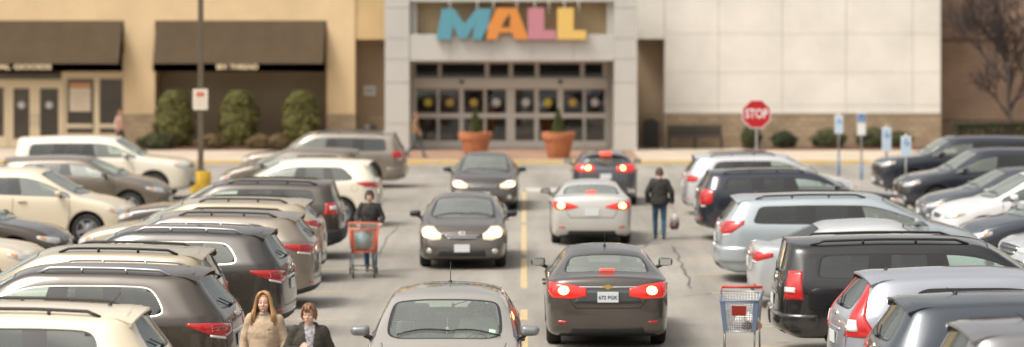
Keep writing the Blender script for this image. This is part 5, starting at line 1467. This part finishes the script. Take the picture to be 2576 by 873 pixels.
# moving cars in the aisle
def drive(u, Ynear, kind, name, label, cat, col, away, **kw):
    L = kw.get('L', BASE[kind]['L']); X = XG(u, Ynear+1.0)
    return car(kind, name, label, cat, col, (X, Ynear+L/2, 0), PI/2 if away else -PI/2, None, front=not away, **kw)
def bowtie(s, e, z, size, m):
    h = s['cast'][1](e)(0, z); sx = 1 if e == 'front' else -1; b = NB(); xx = h[0].x+sx*.010
    for k in (1.0,):
        p = [(-.075, -.022), (-.028, -.022), (-.024, -.036), (.030, -.036), (.034, -.016), (.085, -.016), (.075, .022), (.028, .022), (.024, .036), (-.030, .036), (-.034, .016), (-.085, .016)]
        vs = [b.verts.new((xx+sx*.006, y*size, z+q*size)) for y, q in p]; f = b.faces.new(vs)
        r = bmesh.ops.extrude_face_region(b, geom=[f])
        for g in r['geom']:
            if isinstance(g, bmesh.types.BMVert): g.co.x -= sx*.012
    link('emblem', b, m, s['root'])
def slant_h(s, z):
    h = s['cast'][1]('front')(0, z); b = NB(); xx = h[0].x+.012
    for y0, y1 in ((-.034, -.045), (.034, .045)): tube(b, [(xx, y0, z-.032), (xx, y1, z+.036)], .009, 6)
    tube(b, [(xx, -.037, z), (xx, .037, z)], .009, 6)
    tube(b, [(xx, .065*math.cos(R(a)), z+.055*math.sin(R(a))) for a in range(0, 361, 30)], .006, 6)
    link('emblem', b, M_CHROME, s['root'])
def high_lamp(s, f, y, z=None):
    h = s['cast'][3](f, 0); b = NB(); x = s['L']/2-f; zz = h[0].z
    tube(b, [(x, -.11, zz+.018), (x, -.07, zz+.026), (x, .07, zz+.026), (x, .11, zz+.018)], .020, 8)
    link('high_brake_lamp', b, M_HIGHLIT, s['root'])
s = drive(1524, YG(868)-.75, 'sedan', 'sedan', 'dark bronze sedan braking with both tail lamps lit, nearest in the lane', 'sedan', ('paint_cruze_bronze', (.085, .072, .062), .45), True, brake=1, gb=G_REARCL, gr=G_FRONT, mirm=paint('paint_teal_dark', (.03, .055, .055)),
          H=1.42, tail=[(3, .79, .90), (22, .75, .95), (46, .76, .98), (64, .86, .98)], ft=4.12, zt=1.045, bulb=33, zp=.78, ptxt=[('672 PGK', .074, -.008), ('MISSOURI', .028, .055)][:1], aerial=(2.95, 0, .20, .10))
bowtie(s, 'rear', .925, .95, M_GOLD)
er = s['cast'][1]('rear'); b = NB(); patch(b, er, [(-.52, .915), (.52, .915)], [(-.52, .932), (.52, .932)], 16, 1, .008, 0, 0); link('boot_trim', b, M_CHROME, s['root'])
b = NB(); patch(b, er, [(-.50, .69), (.50, .69)], [(-.40, .875), (.40, .875)], 16, 4, .003, 0, 0); link('plate_recess', b, mat('recess_grey', (.055, .06, .06), .5), s['root'])
high_lamp(s, s['ft']-.03, 0)
s = drive(1486, YG(613)-.75, 'sedan', 'sedan', 'silver sedan braking ahead of the dark bronze one', 'sedan', C_SILVW, True, brake=1, gb=G_REARCL, gr=G_FRONT, H=1.38, tail=[(2, .85, .87), (20, .80, .93), (44, .79, .97), (62, .88, .97)], bulb=36, zp=.74, W=1.78, mirm=paint(*C_NAVY))
high_lamp(s, s['ft']-.03, 0)
s = drive(1521, YG(515)-.7, 'hatch', 'hatchback', 'dark grey hatchback braking, farthest car in the lane', 'hatchback', ('paint_plum_grey', (.085, .085, .095), .4), True, brake=1, H=1.47, tail=[(4, .93, 1.08), (26, .90, 1.12), (46, .92, 1.13), (70, 1.02, 1.12)], bulb=22)
h = s['cast'][3](s['fe']-.0, 0); b = NB(); tube(b, [(s['L']/2-s['fe']-.12, -.16, h[0].z-.02), (s['L']/2-s['fe']-.15, 0, h[0].z-.015), (s['L']/2-s['fe']-.12, .16, h[0].z-.02)], .055, 8); link('high_brake_lamp', b, M_HIGHLIT, s['root'])
s = drive(1165, YG(672)-.75, 'sedan', 'sedan', 'oncoming dark bronze sedan with pale number plate, middle of three', 'sedan', ('paint_taupe', (.12, .10, .085), .45), False, headlit=1, fc=.98, fh=1.95, zc=.93, bf=.92, zn=.77, H=1.40, W=1.74, mirm=M_TRIM, gh=.085, gw=.50,
          head=[(18, .60, .70), (34, .58, .76), (52, .64, .83), (68, .74, .84)])
slant_h(s, .70)
s = drive(1219, YG(528)-.75, 'sedan', 'sedan', 'oncoming dark sedan with lit headlamps, nearest the entrance', 'sedan', ('paint_dark_taupe', (.075, .065, .055), .4), False, headlit=1, fc=1.02, zc=.95, bf=.94, zn=.78, H=1.48, W=1.80, mirm=M_TRIM, gh=.09, gw=.55, head=[(16, .62, .70), (34, .60, .76), (52, .66, .80), (66, .72, .80)])
FC = drive(1117, 15.65*KZ-1.05, 'hatch', 'hatchback', 'champagne silver hatchback nearest the camera, cut off by the bottom edge', 'hatchback', ('paint_champagne', (.46, .42, .36), .5), False, H=1.50, gw_=G_SHIELDC, gf=glass('fc_side', (.85, .95, .9), .04, glare_tint=.03), gr=glass('fc_side', (.85, .95, .9), .04, glare_tint=.03), gb=glass('fc_side', (.85, .95, .9), .04, glare_tint=.03), fh=2.02, fb=2.45, W=1.80, zc=1.02, bf=1.0, wr=.64, aerial=(3.6, .0, .24, .10), mirm=paint('paint_mirror_grey', (.22, .23, .235)))
# things in the front car
sr = FC['root']
b = NB(); h = FC['cast'][3](FC['fc']+.70, 0); xm = FC['L']/2-FC['fc']-.78; zm = h[0].z-.13
box(b, xm-.02, xm+.02, -.13, .13, zm-.035, zm+.035, 0, .012); tube(b, [(xm, 0, zm), (xm+.06, 0, zm+.09)], .012, 6); link('rear_view_mirror', b, M_TRIM, sr)
b = NB(); tube(b, [(xm+.03, .015, zm-.03), (xm+.03, .015, zm-.14)], .002, 5); lathe(b, [(.002, -.22), (.018, -.20), (.016, -.15), (.002, -.14)], 10, 'z', 0, (xm+.03, .015, zm)); link('mirror_charm', b, mat('charm', (.62, .62, .52), .6), sr)
b = NB(); patch(b, FC['cast'][3], [(FC['fc']+.11, .52), (FC['fc']+.11, .60)], [(FC['fc']+.19, .52), (FC['fc']+.19, .60)], 3, 3, .003, 0, 0, .002); link('windshield_sticker', b, mat('sticker_green', (.50, .72, .52), .5), sr)
# ---------------------------------------------------------------- trolleys
def trolley(loc, rz, label, group, wire, plas, handle, panel, goods, solid=False, hh=1.02):
    """supermarket trolley; its front end looks along -y"""
    t = empty('shopping_trolley', loc, rz); tag(t, label, 'shopping trolley', group)
    b = NB(); zb_, zt_ = .50, .92; yf, yb = -.46, .36
    def corner_(x, y, z):                              # basket tapers to the front and down
        t_ = (z-zb_)/(zt_-zb_); q = (y-yf)/(yb-yf)
        return (x*(.215+.035*q+.045*t_), y-.05*t_*(1-q)+.03*t_*q, z+.05*q*t_)
    for k in range(14):
        z = zb_+(zt_-zb_)*k/13; r_ = .005 if 0 < k < 13 else .010
        lp = [corner_(-1, yf, z), corner_(1, yf, z), corner_(1, yb, z), corner_(-1, yb, z), corner_(-1, yf, z)]; tube(b, lp, r_, 5, 0)
    for k in range(15):
        x = -1+2*k/14; tube(b, [corner_(x, yf, zb_), corner_(x, yf, zt_)], .0045, 5, 0); tube(b, [corner_(x, yb, zb_), corner_(x, yb, zt_)], .0045, 5, 0); tube(b, [corner_(x, yf, zb_), corner_(x, yb, zb_)], .0045, 5, 0)
    for k in range(1, 22):
        y = yf+(yb-yf)*k/22
        for x in (-1, 1): tube(b, [corner_(x, y, zb_), corner_(x, y, zt_)], .004, 5, 0)
    link('basket', b, [wire], t)
    b = NB()
    for x in (-1, 1):                                  # moulded corner guards
        A = [corner_(x, yf, zb_), corner_(x, yf, zt_)]; C2 = [corner_(x*.76, yf, zb_), corner_(x*.76, yf, zt_)]; D2 = [corner_(x, yf+.16, zb_), corner_(x, yf+.05, zt_)]
        o = Vector((0, -.008, 0)); o2 = Vector((x*.008, 0, 0))
        quad(b, [Vector(A[0])+o+o2, Vector(C2[0])+o, Vector(C2[1])+o, Vector(A[1])+o+o2]); quad(b, [Vector(A[0])+o2+o, Vector(A[1])+o2+o, Vector(D2[1])+o2, Vector(D2[0])+o2])
    tube(b, [corner_(-1, yf, zt_), corner_(1, yf, zt_)], .016, 8); tube(b, [corner_(-1, yf, zt_), corner_(-1, yb, zt_)], .014, 8); tube(b, [corner_(1, yf, zt_), corner_(1, yb, zt_)], .014, 8)
    bmesh.ops.remove_doubles(b, verts=b.verts[:], dist=1e-5)
    if solid:
        for x in (-1, 1): tube(b, [corner_(x, yf, zb_), corner_(x, yf, zt_)], .024, 8)
        tube(b, [corner_(-1, yf, zb_), corner_(1, yf, zb_)], .014, 8)
    link('corner_guard', b, plas, t)
    b = NB(); tube(b, [(-.29, .50, hh), (.29, .50, hh)], .020, 10)
    for x in (-1, 1): tube(b, [corner_(x, yb, zt_), (x*.28, .50, hh)], .012, 8)
    link('handle', b, handle, t)
    b = NB()
    for x in (-1, 1):
        tube(b, [(x*.20, yf+.03, .14), (x*.205, yf+.03, zb_)], .013, 8); tube(b, [(x*.25, yb+.02, .14), (x*.245, yb, zb_)], .013, 8); tube(b, [(x*.20, yf+.03, .16), (x*.25, yb+.02, .17)], .013, 8)
    tube(b, [(-.20, yf+.03, .16), (.20, yf+.03, .16)], .013, 8); tube(b, [(-.25, yb+.02, .17), (.25, yb+.02, .17)], .012, 8)
    for k in range(4): tube(b, [(-.15+.1*k, yf+.03, .16), (-.18+.12*k, yb+.02, .17)], .005, 5)
    link('undercarriage', b, mat('trolley_steel', (.23, .23, .235), .4, .6), t)
    for x, y in ((-.20, yf+.03), (.20, yf+.03), (-.25, yb+.02), (.25, yb+.02)):
        b = NB(); lathe(b, [(.022, -.014), (.062, -.014), (.066, 0), (.062, .014), (.022, .014)], 18, 'x', 0, (x, y+.025, .066)); box(b, x-.022, x-.016, y-.01, y+.04, .06, .15, 1); box(b, x+.016, x+.022, y-.01, y+.04, .06, .15, 1); link('castor', b, [M_TYRE, M_GALV], t)
    b = NB()
    x0, x1, z0, z1 = panel
    quad(b, [corner_(x0, yf, z0)[:1]+(yf-.045, z0), (corner_(x1, yf, z0)[0], yf-.045, z0), (corner_(x1, yf, z1)[0], yf-.07, z1), (corner_(x0, yf, z1)[0], yf-.07, z1)])
    r_ = bmesh.ops.solidify(b, geom=b.faces[:], thickness=.006)
    link('front_panel', b, goods[0], t)
    return t
M_WIRE = mat('trolley_wire', (.42, .43, .46), .35, .6); M_BLG = mat('trolley_blue_grey', (.13, .18, .27), .5); M_TRED = mat('trolley_red', (.50, .06, .04), .5); M_TORG = mat('trolley_coral', (.58, .12, .06), .55)
Y = 18.6*KZ
trolley((XG(1869, Y), Y+.35, 0), R(-7), 'grey wire shopping trolley with red panel standing alone', None, M_WIRE, M_BLG, M_TRED, (-.42, .38, .72, .86), [M_TRED])
t = empty('grocery_bag', (XG(1882, Y), Y+.18, .515)); tag(t, 'white printed grocery bag lying in the lone grey trolley', 'grocery bag')
b = NB(); rnd = random.Random(2)
for x, y, rr, mi in ((-.10, -.10, .10, 0), (.06, -.08, .10, 0), (.0, .05, .11, 0), (-.02, -.20, .06, 1), (.13, -.18, .06, 2)):
    e = NB(); ellipsoid(e, (x, y, rr*.95), rr*1.05, rr, rr*.98, 16, 10)
    for v in e.verts: v.co += Vector((noise.noise(v.co*14), noise.noise(v.co*14+Vector((5, 0, 0))), noise.noise(v.co*14+Vector((0, 7, 0)))))*.022
    add_bm(b, e, Matrix.Identity(4), mi)
link('contents', b, [mat('bag_white', (.70, .68, .64), .5), mat('bag_brown', (.20, .13, .08), .6), mat('bag_salmon', (.55, .30, .20), .6)], t, True)
Yc = YG(698)
trolley((XG(913, Yc), Yc+.25, 0), R(4), 'coral red shopping trolley pushed by the woman in black', None, mat('trolley_wire_warm', (.45, .34, .27), .5, .3), M_TORG, M_TORG, (-.9, .9, .52, .545), [M_TORG], True, .98)
t = empty('carrier_bag', (XG(911, Yc), Yc+.12, .515)); tag(t, 'teal plastic carrier bag inside the coral trolley', 'carrier bag')
b = NB(); secs(b, [((0, 0, 0), .13, .15), ((0, 0, .05), .17, .19), ((.01, 0, .18), .165, .18), ((-.01, 0, .27), .13, .12), ((0, 0, .32), .06, .05), ((.02, 0, .37), .08, .03)], 22)
for v in b.verts: v.co += Vector((noise.noise(v.co*11), noise.noise(v.co*11+Vector((5, 0, 0))), noise.noise(v.co*11+Vector((0, 7, 0)))))*.028
link('bag', b, mat('teal_bag', (.10, .30, .33), .4, vary=.3, vscale=9), t, True)
# ---------------------------------------------------------------- people in the lot
HA = dict(m=mat('hair_auburn', (.46, .24, .095), .45, vary=.35, vscale=40), m2=mat('hair_auburn_light', (.58, .34, .15), .45))
HB = dict(m=mat('hair_brown', (.20, .095, .04), .45, vary=.35, vscale=40), m2=mat('hair_brown_light', (.28, .14, .06), .45))
HD = dict(m=mat('hair_dark', (.035, .025, .02), .5), m2=mat('hair_dark_light', (.05, .035, .028), .5))
JEANS = mat('jeans', (.045, .095, .15), .9, vary=.35, vscale=8, bump=.2); JEANSD = mat('dark_trousers', (.05, .05, .055), .9, vary=.2)
BEIGE = mat('beige_fleece', (.47, .355, .245), .95, vary=.16, vscale=14, bump=.25, bscale=110); BLKJ = mat('black_jacket', (.030, .026, .022), .8, vary=.3, vscale=10, bump=.2); BLKJ2 = mat('charcoal_parka', (.045, .038, .028), .85, vary=.3, vscale=10, bump=.3)
SHIRT = mat('print_shirt', (.50, .47, .44), .85, vary=.7, vscale=24, col2=(.10, .11, .16))
Y1 = 19.1*KZ/KZ; Y1 = F*(H0-1.63)/(735-VH); Y2 = F*(H0-1.57)/(765-VH)
r1, M1 = person('woman with long auburn hair in a beige fleece', (XG(664, Y1), Y1, 0), R(-4), 1.62, dict(jacket=BEIGE, trousers=JEANSD, hem=.78, bulk=1.06), dict(HA, long=True, dens=1.7), dict(yaw=R(3), elbow={1: (.245, .03, 1.12), -1: (-.245, .03, 1.12)}, wrist={1: (.25, -.07, .88), -1: (-.25, -.06, .88)}, ankle={1: (.09, .10, .09), -1: (-.09, -.18, .09)}, knee={1: (.095, .0, .48), -1: (-.095, -.13, .49)}), 'two women walking together', vox=.0042)
b = NB(); secs(b, [((0, .008, 1.435), .080, .075), ((0, .0, 1.475), .070, .066)], 18); link('collar', b, mat('grey_collar', (.42, .36, .30), .9), r1, True)
b = NB(); box(b, .075, .10, -.158, -.150, 1.275, 1.287); link('chest_badge', b, M_TRIM, r1)
r2, M2 = person('woman with short brown hair in an open black jacket', (XG(777, Y2), Y2, 0), R(6), 1.56, dict(jacket=BLKJ2, trousers=JEANSD, hem=.80, bulk=1.16, open=SHIRT, hood=1), dict(HB, dens=1.3), dict(yaw=R(-14), tilt=R(4), elbow={1: (.27, .03, 1.13), -1: (-.27, .03, 1.13)}, wrist={1: (.27, -.08, .90), -1: (-.11, -.24, 1.17)}, hd={1: (0, -.15, -1), -1: (.55, -.25, .8)}, hn={1: (-1, 0, 0), -1: (.5, .85, -.1)}, curl={1: .5, -1: 1.05}, ankle={1: (.09, -.16, .09), -1: (-.09, .08, .09)}, knee={1: (.095, -.12, .49), -1: (-.095, 0, .48)}), 'two women walking together', vox=.0042)
Y3 = YG(692)+.30
person('woman in black coat and jeans pushing a coral trolley', (XG(926, Y3), Y3+.45, 0), R(2), 1.56, dict(jacket=BLKJ, trousers=JEANS, hem=.86, bulk=1.10), dict(HD, dens=.8), dict(tilt=R(6), elbow={1: (.28, .0, 1.14), -1: (-.28, .0, 1.14)}, wrist={1: (.23, -.33, 1.05), -1: (-.23, -.33, 1.05)}, hd={1: (-.15, -1, -.3), -1: (.15, -1, -.3)}, hn={1: (0, .0, -1), -1: (0, .0, -1)}, curl={1: .9, -1: .9}, ankle={1: (.11, -.12, .09), -1: (-.05, .10, .09)}, knee={1: (.11, -.12, .49), -1: (-.07, -.01, .48)}), vox=.009)
Y4 = YG(602); mx = XG(1659, Y4)
r4, M4 = person('man seen from behind in black jacket and jeans with bag', (mx, Y4, 0), R(178), 1.60, dict(jacket=BLKJ, trousers=JEANS, hem=.83, bulk=1.22), dict(m=mat('hair_man', (.10, .05, .03), .6), m2=mat('hair_man2', (.13, .07, .045), .6), dens=.35), dict(tilt=R(4), elbow={1: (.29, .06, 1.13), -1: (-.29, .03, 1.13)}, wrist={1: (.285, .0, .89), -1: (-.30, -.02, .88)}, ankle={1: (.095, -.12, .09), -1: (-.10, .10, .09)}, knee={1: (.10, -.10, .49), -1: (-.10, .0, .48)}, curl={1: .6, -1: 1.2}), vox=.009)
t = empty('carrier_bag', (mx+.335, Y4+.03, .22)); tag(t, 'white and dark plastic carrier bag held by the walking man', 'carrier bag')
b = NB(); secs(b, [((0, 0, 0), .07, .06), ((0, 0, .05), .11, .10), ((.01, 0, .17), .105, .09)], 18, 1); secs(b, [((.01, 0, .171), .105, .09), ((.0, 0, .28), .09, .07), ((0, 0, .36), .05, .04)], 18, 0)
for sd in (-1, 1): tube(b, [(.03*sd, 0, .33), (.025*sd, 0, .45), (0, 0, .54)], .008, 6, 0)
for v in b.verts:
    if v.co.z < .36: v.co += Vector((noise.noise(v.co*14), noise.noise(v.co*14+Vector((5, 0, 0))), 0))*.02
link('bag', b, [mat('bag_pale', (.62, .55, .52), .5), mat('bag_plum', (.10, .045, .05), .5)], t, True)
Y5 = ZC+2.0
person('walker in a brown top and jeans near the left pillar', (XG(1046, Y5), Y5, .15), R(75), 1.62, dict(jacket=mat('rust_top', (.26, .14, .075), .9, vary=.2), trousers=mat('grey_jeans', (.10, .12, .13), .9, vary=.3), hem=.90), dict(HB, dens=.5), dict(elbow={1: (.24, .12, 1.14), -1: (-.24, -.06, 1.13)}, wrist={1: (.24, .10, .90), -1: (-.23, -.24, .99)}, ankle={1: (.08, -.30, .10), -1: (-.08, .34, .13)}, knee={1: (.09, -.20, .50), -1: (-.09, .08, .50)}), vox=.011)
person('person in a pale pink top by the shop front', (XG(301, ZW-2.4), ZW-2.4, .15), R(60), 1.56, dict(jacket=mat('pink_top', (.58, .36, .28), .9, vary=.15), trousers=JEANSD, hem=.88), dict(HB, dens=.5), dict(ankle={1: (.08, -.20, .10), -1: (-.08, .24, .11)}, knee={1: (.09, -.14, .50), -1: (-.09, .05, .50)}), vox=.011)
# the driver of the front car, seated: hips on the seat cushion
sx = FC['L']/2-(FC['fb']-.02); ys = .38*(FC['W']/2)/.94
loc = sr.matrix_basis @ Vector((sx-.12, ys, 0))
zseat = FC['zb']+.20+.16; dz = zseat-.84+.02
dr, Md = person('driver in a pale top behind the hatchback windshield', (loc.x, loc.y, dz*.97), 0, 1.65, dict(jacket=mat('driver_top', (.66, .62, .55), .9, vary=.2), trousers=JEANSD, hem=.86, bulk=1.02), dict(HB, dens=.6), dict(elbow={1: (.27, -.16, 1.15), -1: (-.27, -.16, 1.15)}, wrist={1: (.17, -.38, 1.24), -1: (-.17, -.38, 1.24)}, hd={1: (-.3, -1, .3), -1: (.3, -1, .3)}, hn={1: (-.5, 0, -1), -1: (.5, 0, -1)}, curl={1: .9, -1: .9}, knee={1: (.12, -.42, .99), -1: (-.12, -.42, .99)}, ankle={1: (.11, -.62, .64), -1: (-.11, -.62, .64)}), vox=.009)

# ---------------------------------------------------------------- light, sky, camera
SUN_EL, SUN_AZ = 58.0, 238.0                        # a high hazy sun behind and left of the camera
w = bpy.data.worlds.new('World'); SC.world = w; w.use_nodes = True
nt = w.node_tree; bg = nt.nodes['Background']; sk = nt.nodes.new('ShaderNodeTexSky'); sk.sky_type = 'NISHITA'; sk.sun_disc = False
sk.sun_elevation = R(SUN_EL); sk.sun_rotation = R(SUN_AZ); sk.air_density = 1.0; sk.dust_density = 6.0; sk.ozone_density = .5
hs = nt.nodes.new('ShaderNodeHueSaturation'); hs.inputs['Saturation'].default_value = .22     # thin overcast: nearly white sky
tint = nt.nodes.new('ShaderNodeMix'); tint.data_type = 'RGBA'; tint.blend_type = 'MULTIPLY'; tint.inputs[0].default_value = 1; tint.inputs[7].default_value = (1.02, .99, .94, 1)
nt.links.new(sk.outputs[0], hs.inputs['Color']); nt.links.new(hs.outputs[0], tint.inputs[6]); tcw = nt.nodes.new('ShaderNodeTexCoord'); cn = nt.nodes.new('ShaderNodeTexNoise'); cn.inputs['Scale'].default_value = 2.6; cn.inputs['Detail'].default_value = 6
nt.links.new(tcw.outputs['Generated'], cn.inputs['Vector'])
cr_ = nt.nodes.new('ShaderNodeValToRGB'); cr_.color_ramp.elements[0].position = .34; cr_.color_ramp.elements[1].position = .66; cr_.color_ramp.elements[0].color = (.55, .57, .60, 1); cr_.color_ramp.elements[1].color = (1.3, 1.28, 1.25, 1)
cm = nt.nodes.new('ShaderNodeMix'); cm.data_type = 'RGBA'; cm.blend_type = 'MULTIPLY'; cm.inputs[0].default_value = 1
nt.links.new(cn.outputs['Fac'], cr_.inputs['Fac']); nt.links.new(tint.outputs[2], cm.inputs[6]); nt.links.new(cr_.outputs['Color'], cm.inputs[7]); nt.links.new(cm.outputs[2], bg.inputs[0]); bg.inputs[1].default_value = .15
sl = bpy.data.lights.new('sun', 'SUN'); sl.energy = 1.3; sl.angle = R(20); sl.color = (1, .96, .89)
so = bpy.data.objects.new('sun', sl); COL.objects.link(so)
az = R(SUN_AZ); dv = Vector((math.sin(az)*math.cos(R(SUN_EL)), math.cos(az)*math.cos(R(SUN_EL)), math.sin(R(SUN_EL))))
so.rotation_euler = dv.to_track_quat('Z', 'Y').to_euler(); so.location = (0, 0, 40)
cd = bpy.data.cameras.new('camera'); cam = bpy.data.objects.new('camera', cd); COL.objects.link(cam); SC.camera = cam
cam.location = (0, 0, H0); cam.rotation_euler = (R(90), 0, 0)
cd.sensor_width = 36; cd.lens = 36*F/2576; cd.shift_x = -(UC-1288)/2576; cd.shift_y = -(436.5-VH)/2576
cd.clip_start = .5; cd.clip_end = 1500
cd.dof.use_dof = True; cd.dof.focus_distance = 33; cd.dof.aperture_fstop = .92
SC.render.resolution_x = 1024; SC.render.resolution_y = 347
vs = SC.view_settings; vs.view_transform = 'Standard'; vs.look = 'None'; vs.gamma = 1; vs.exposure = .60
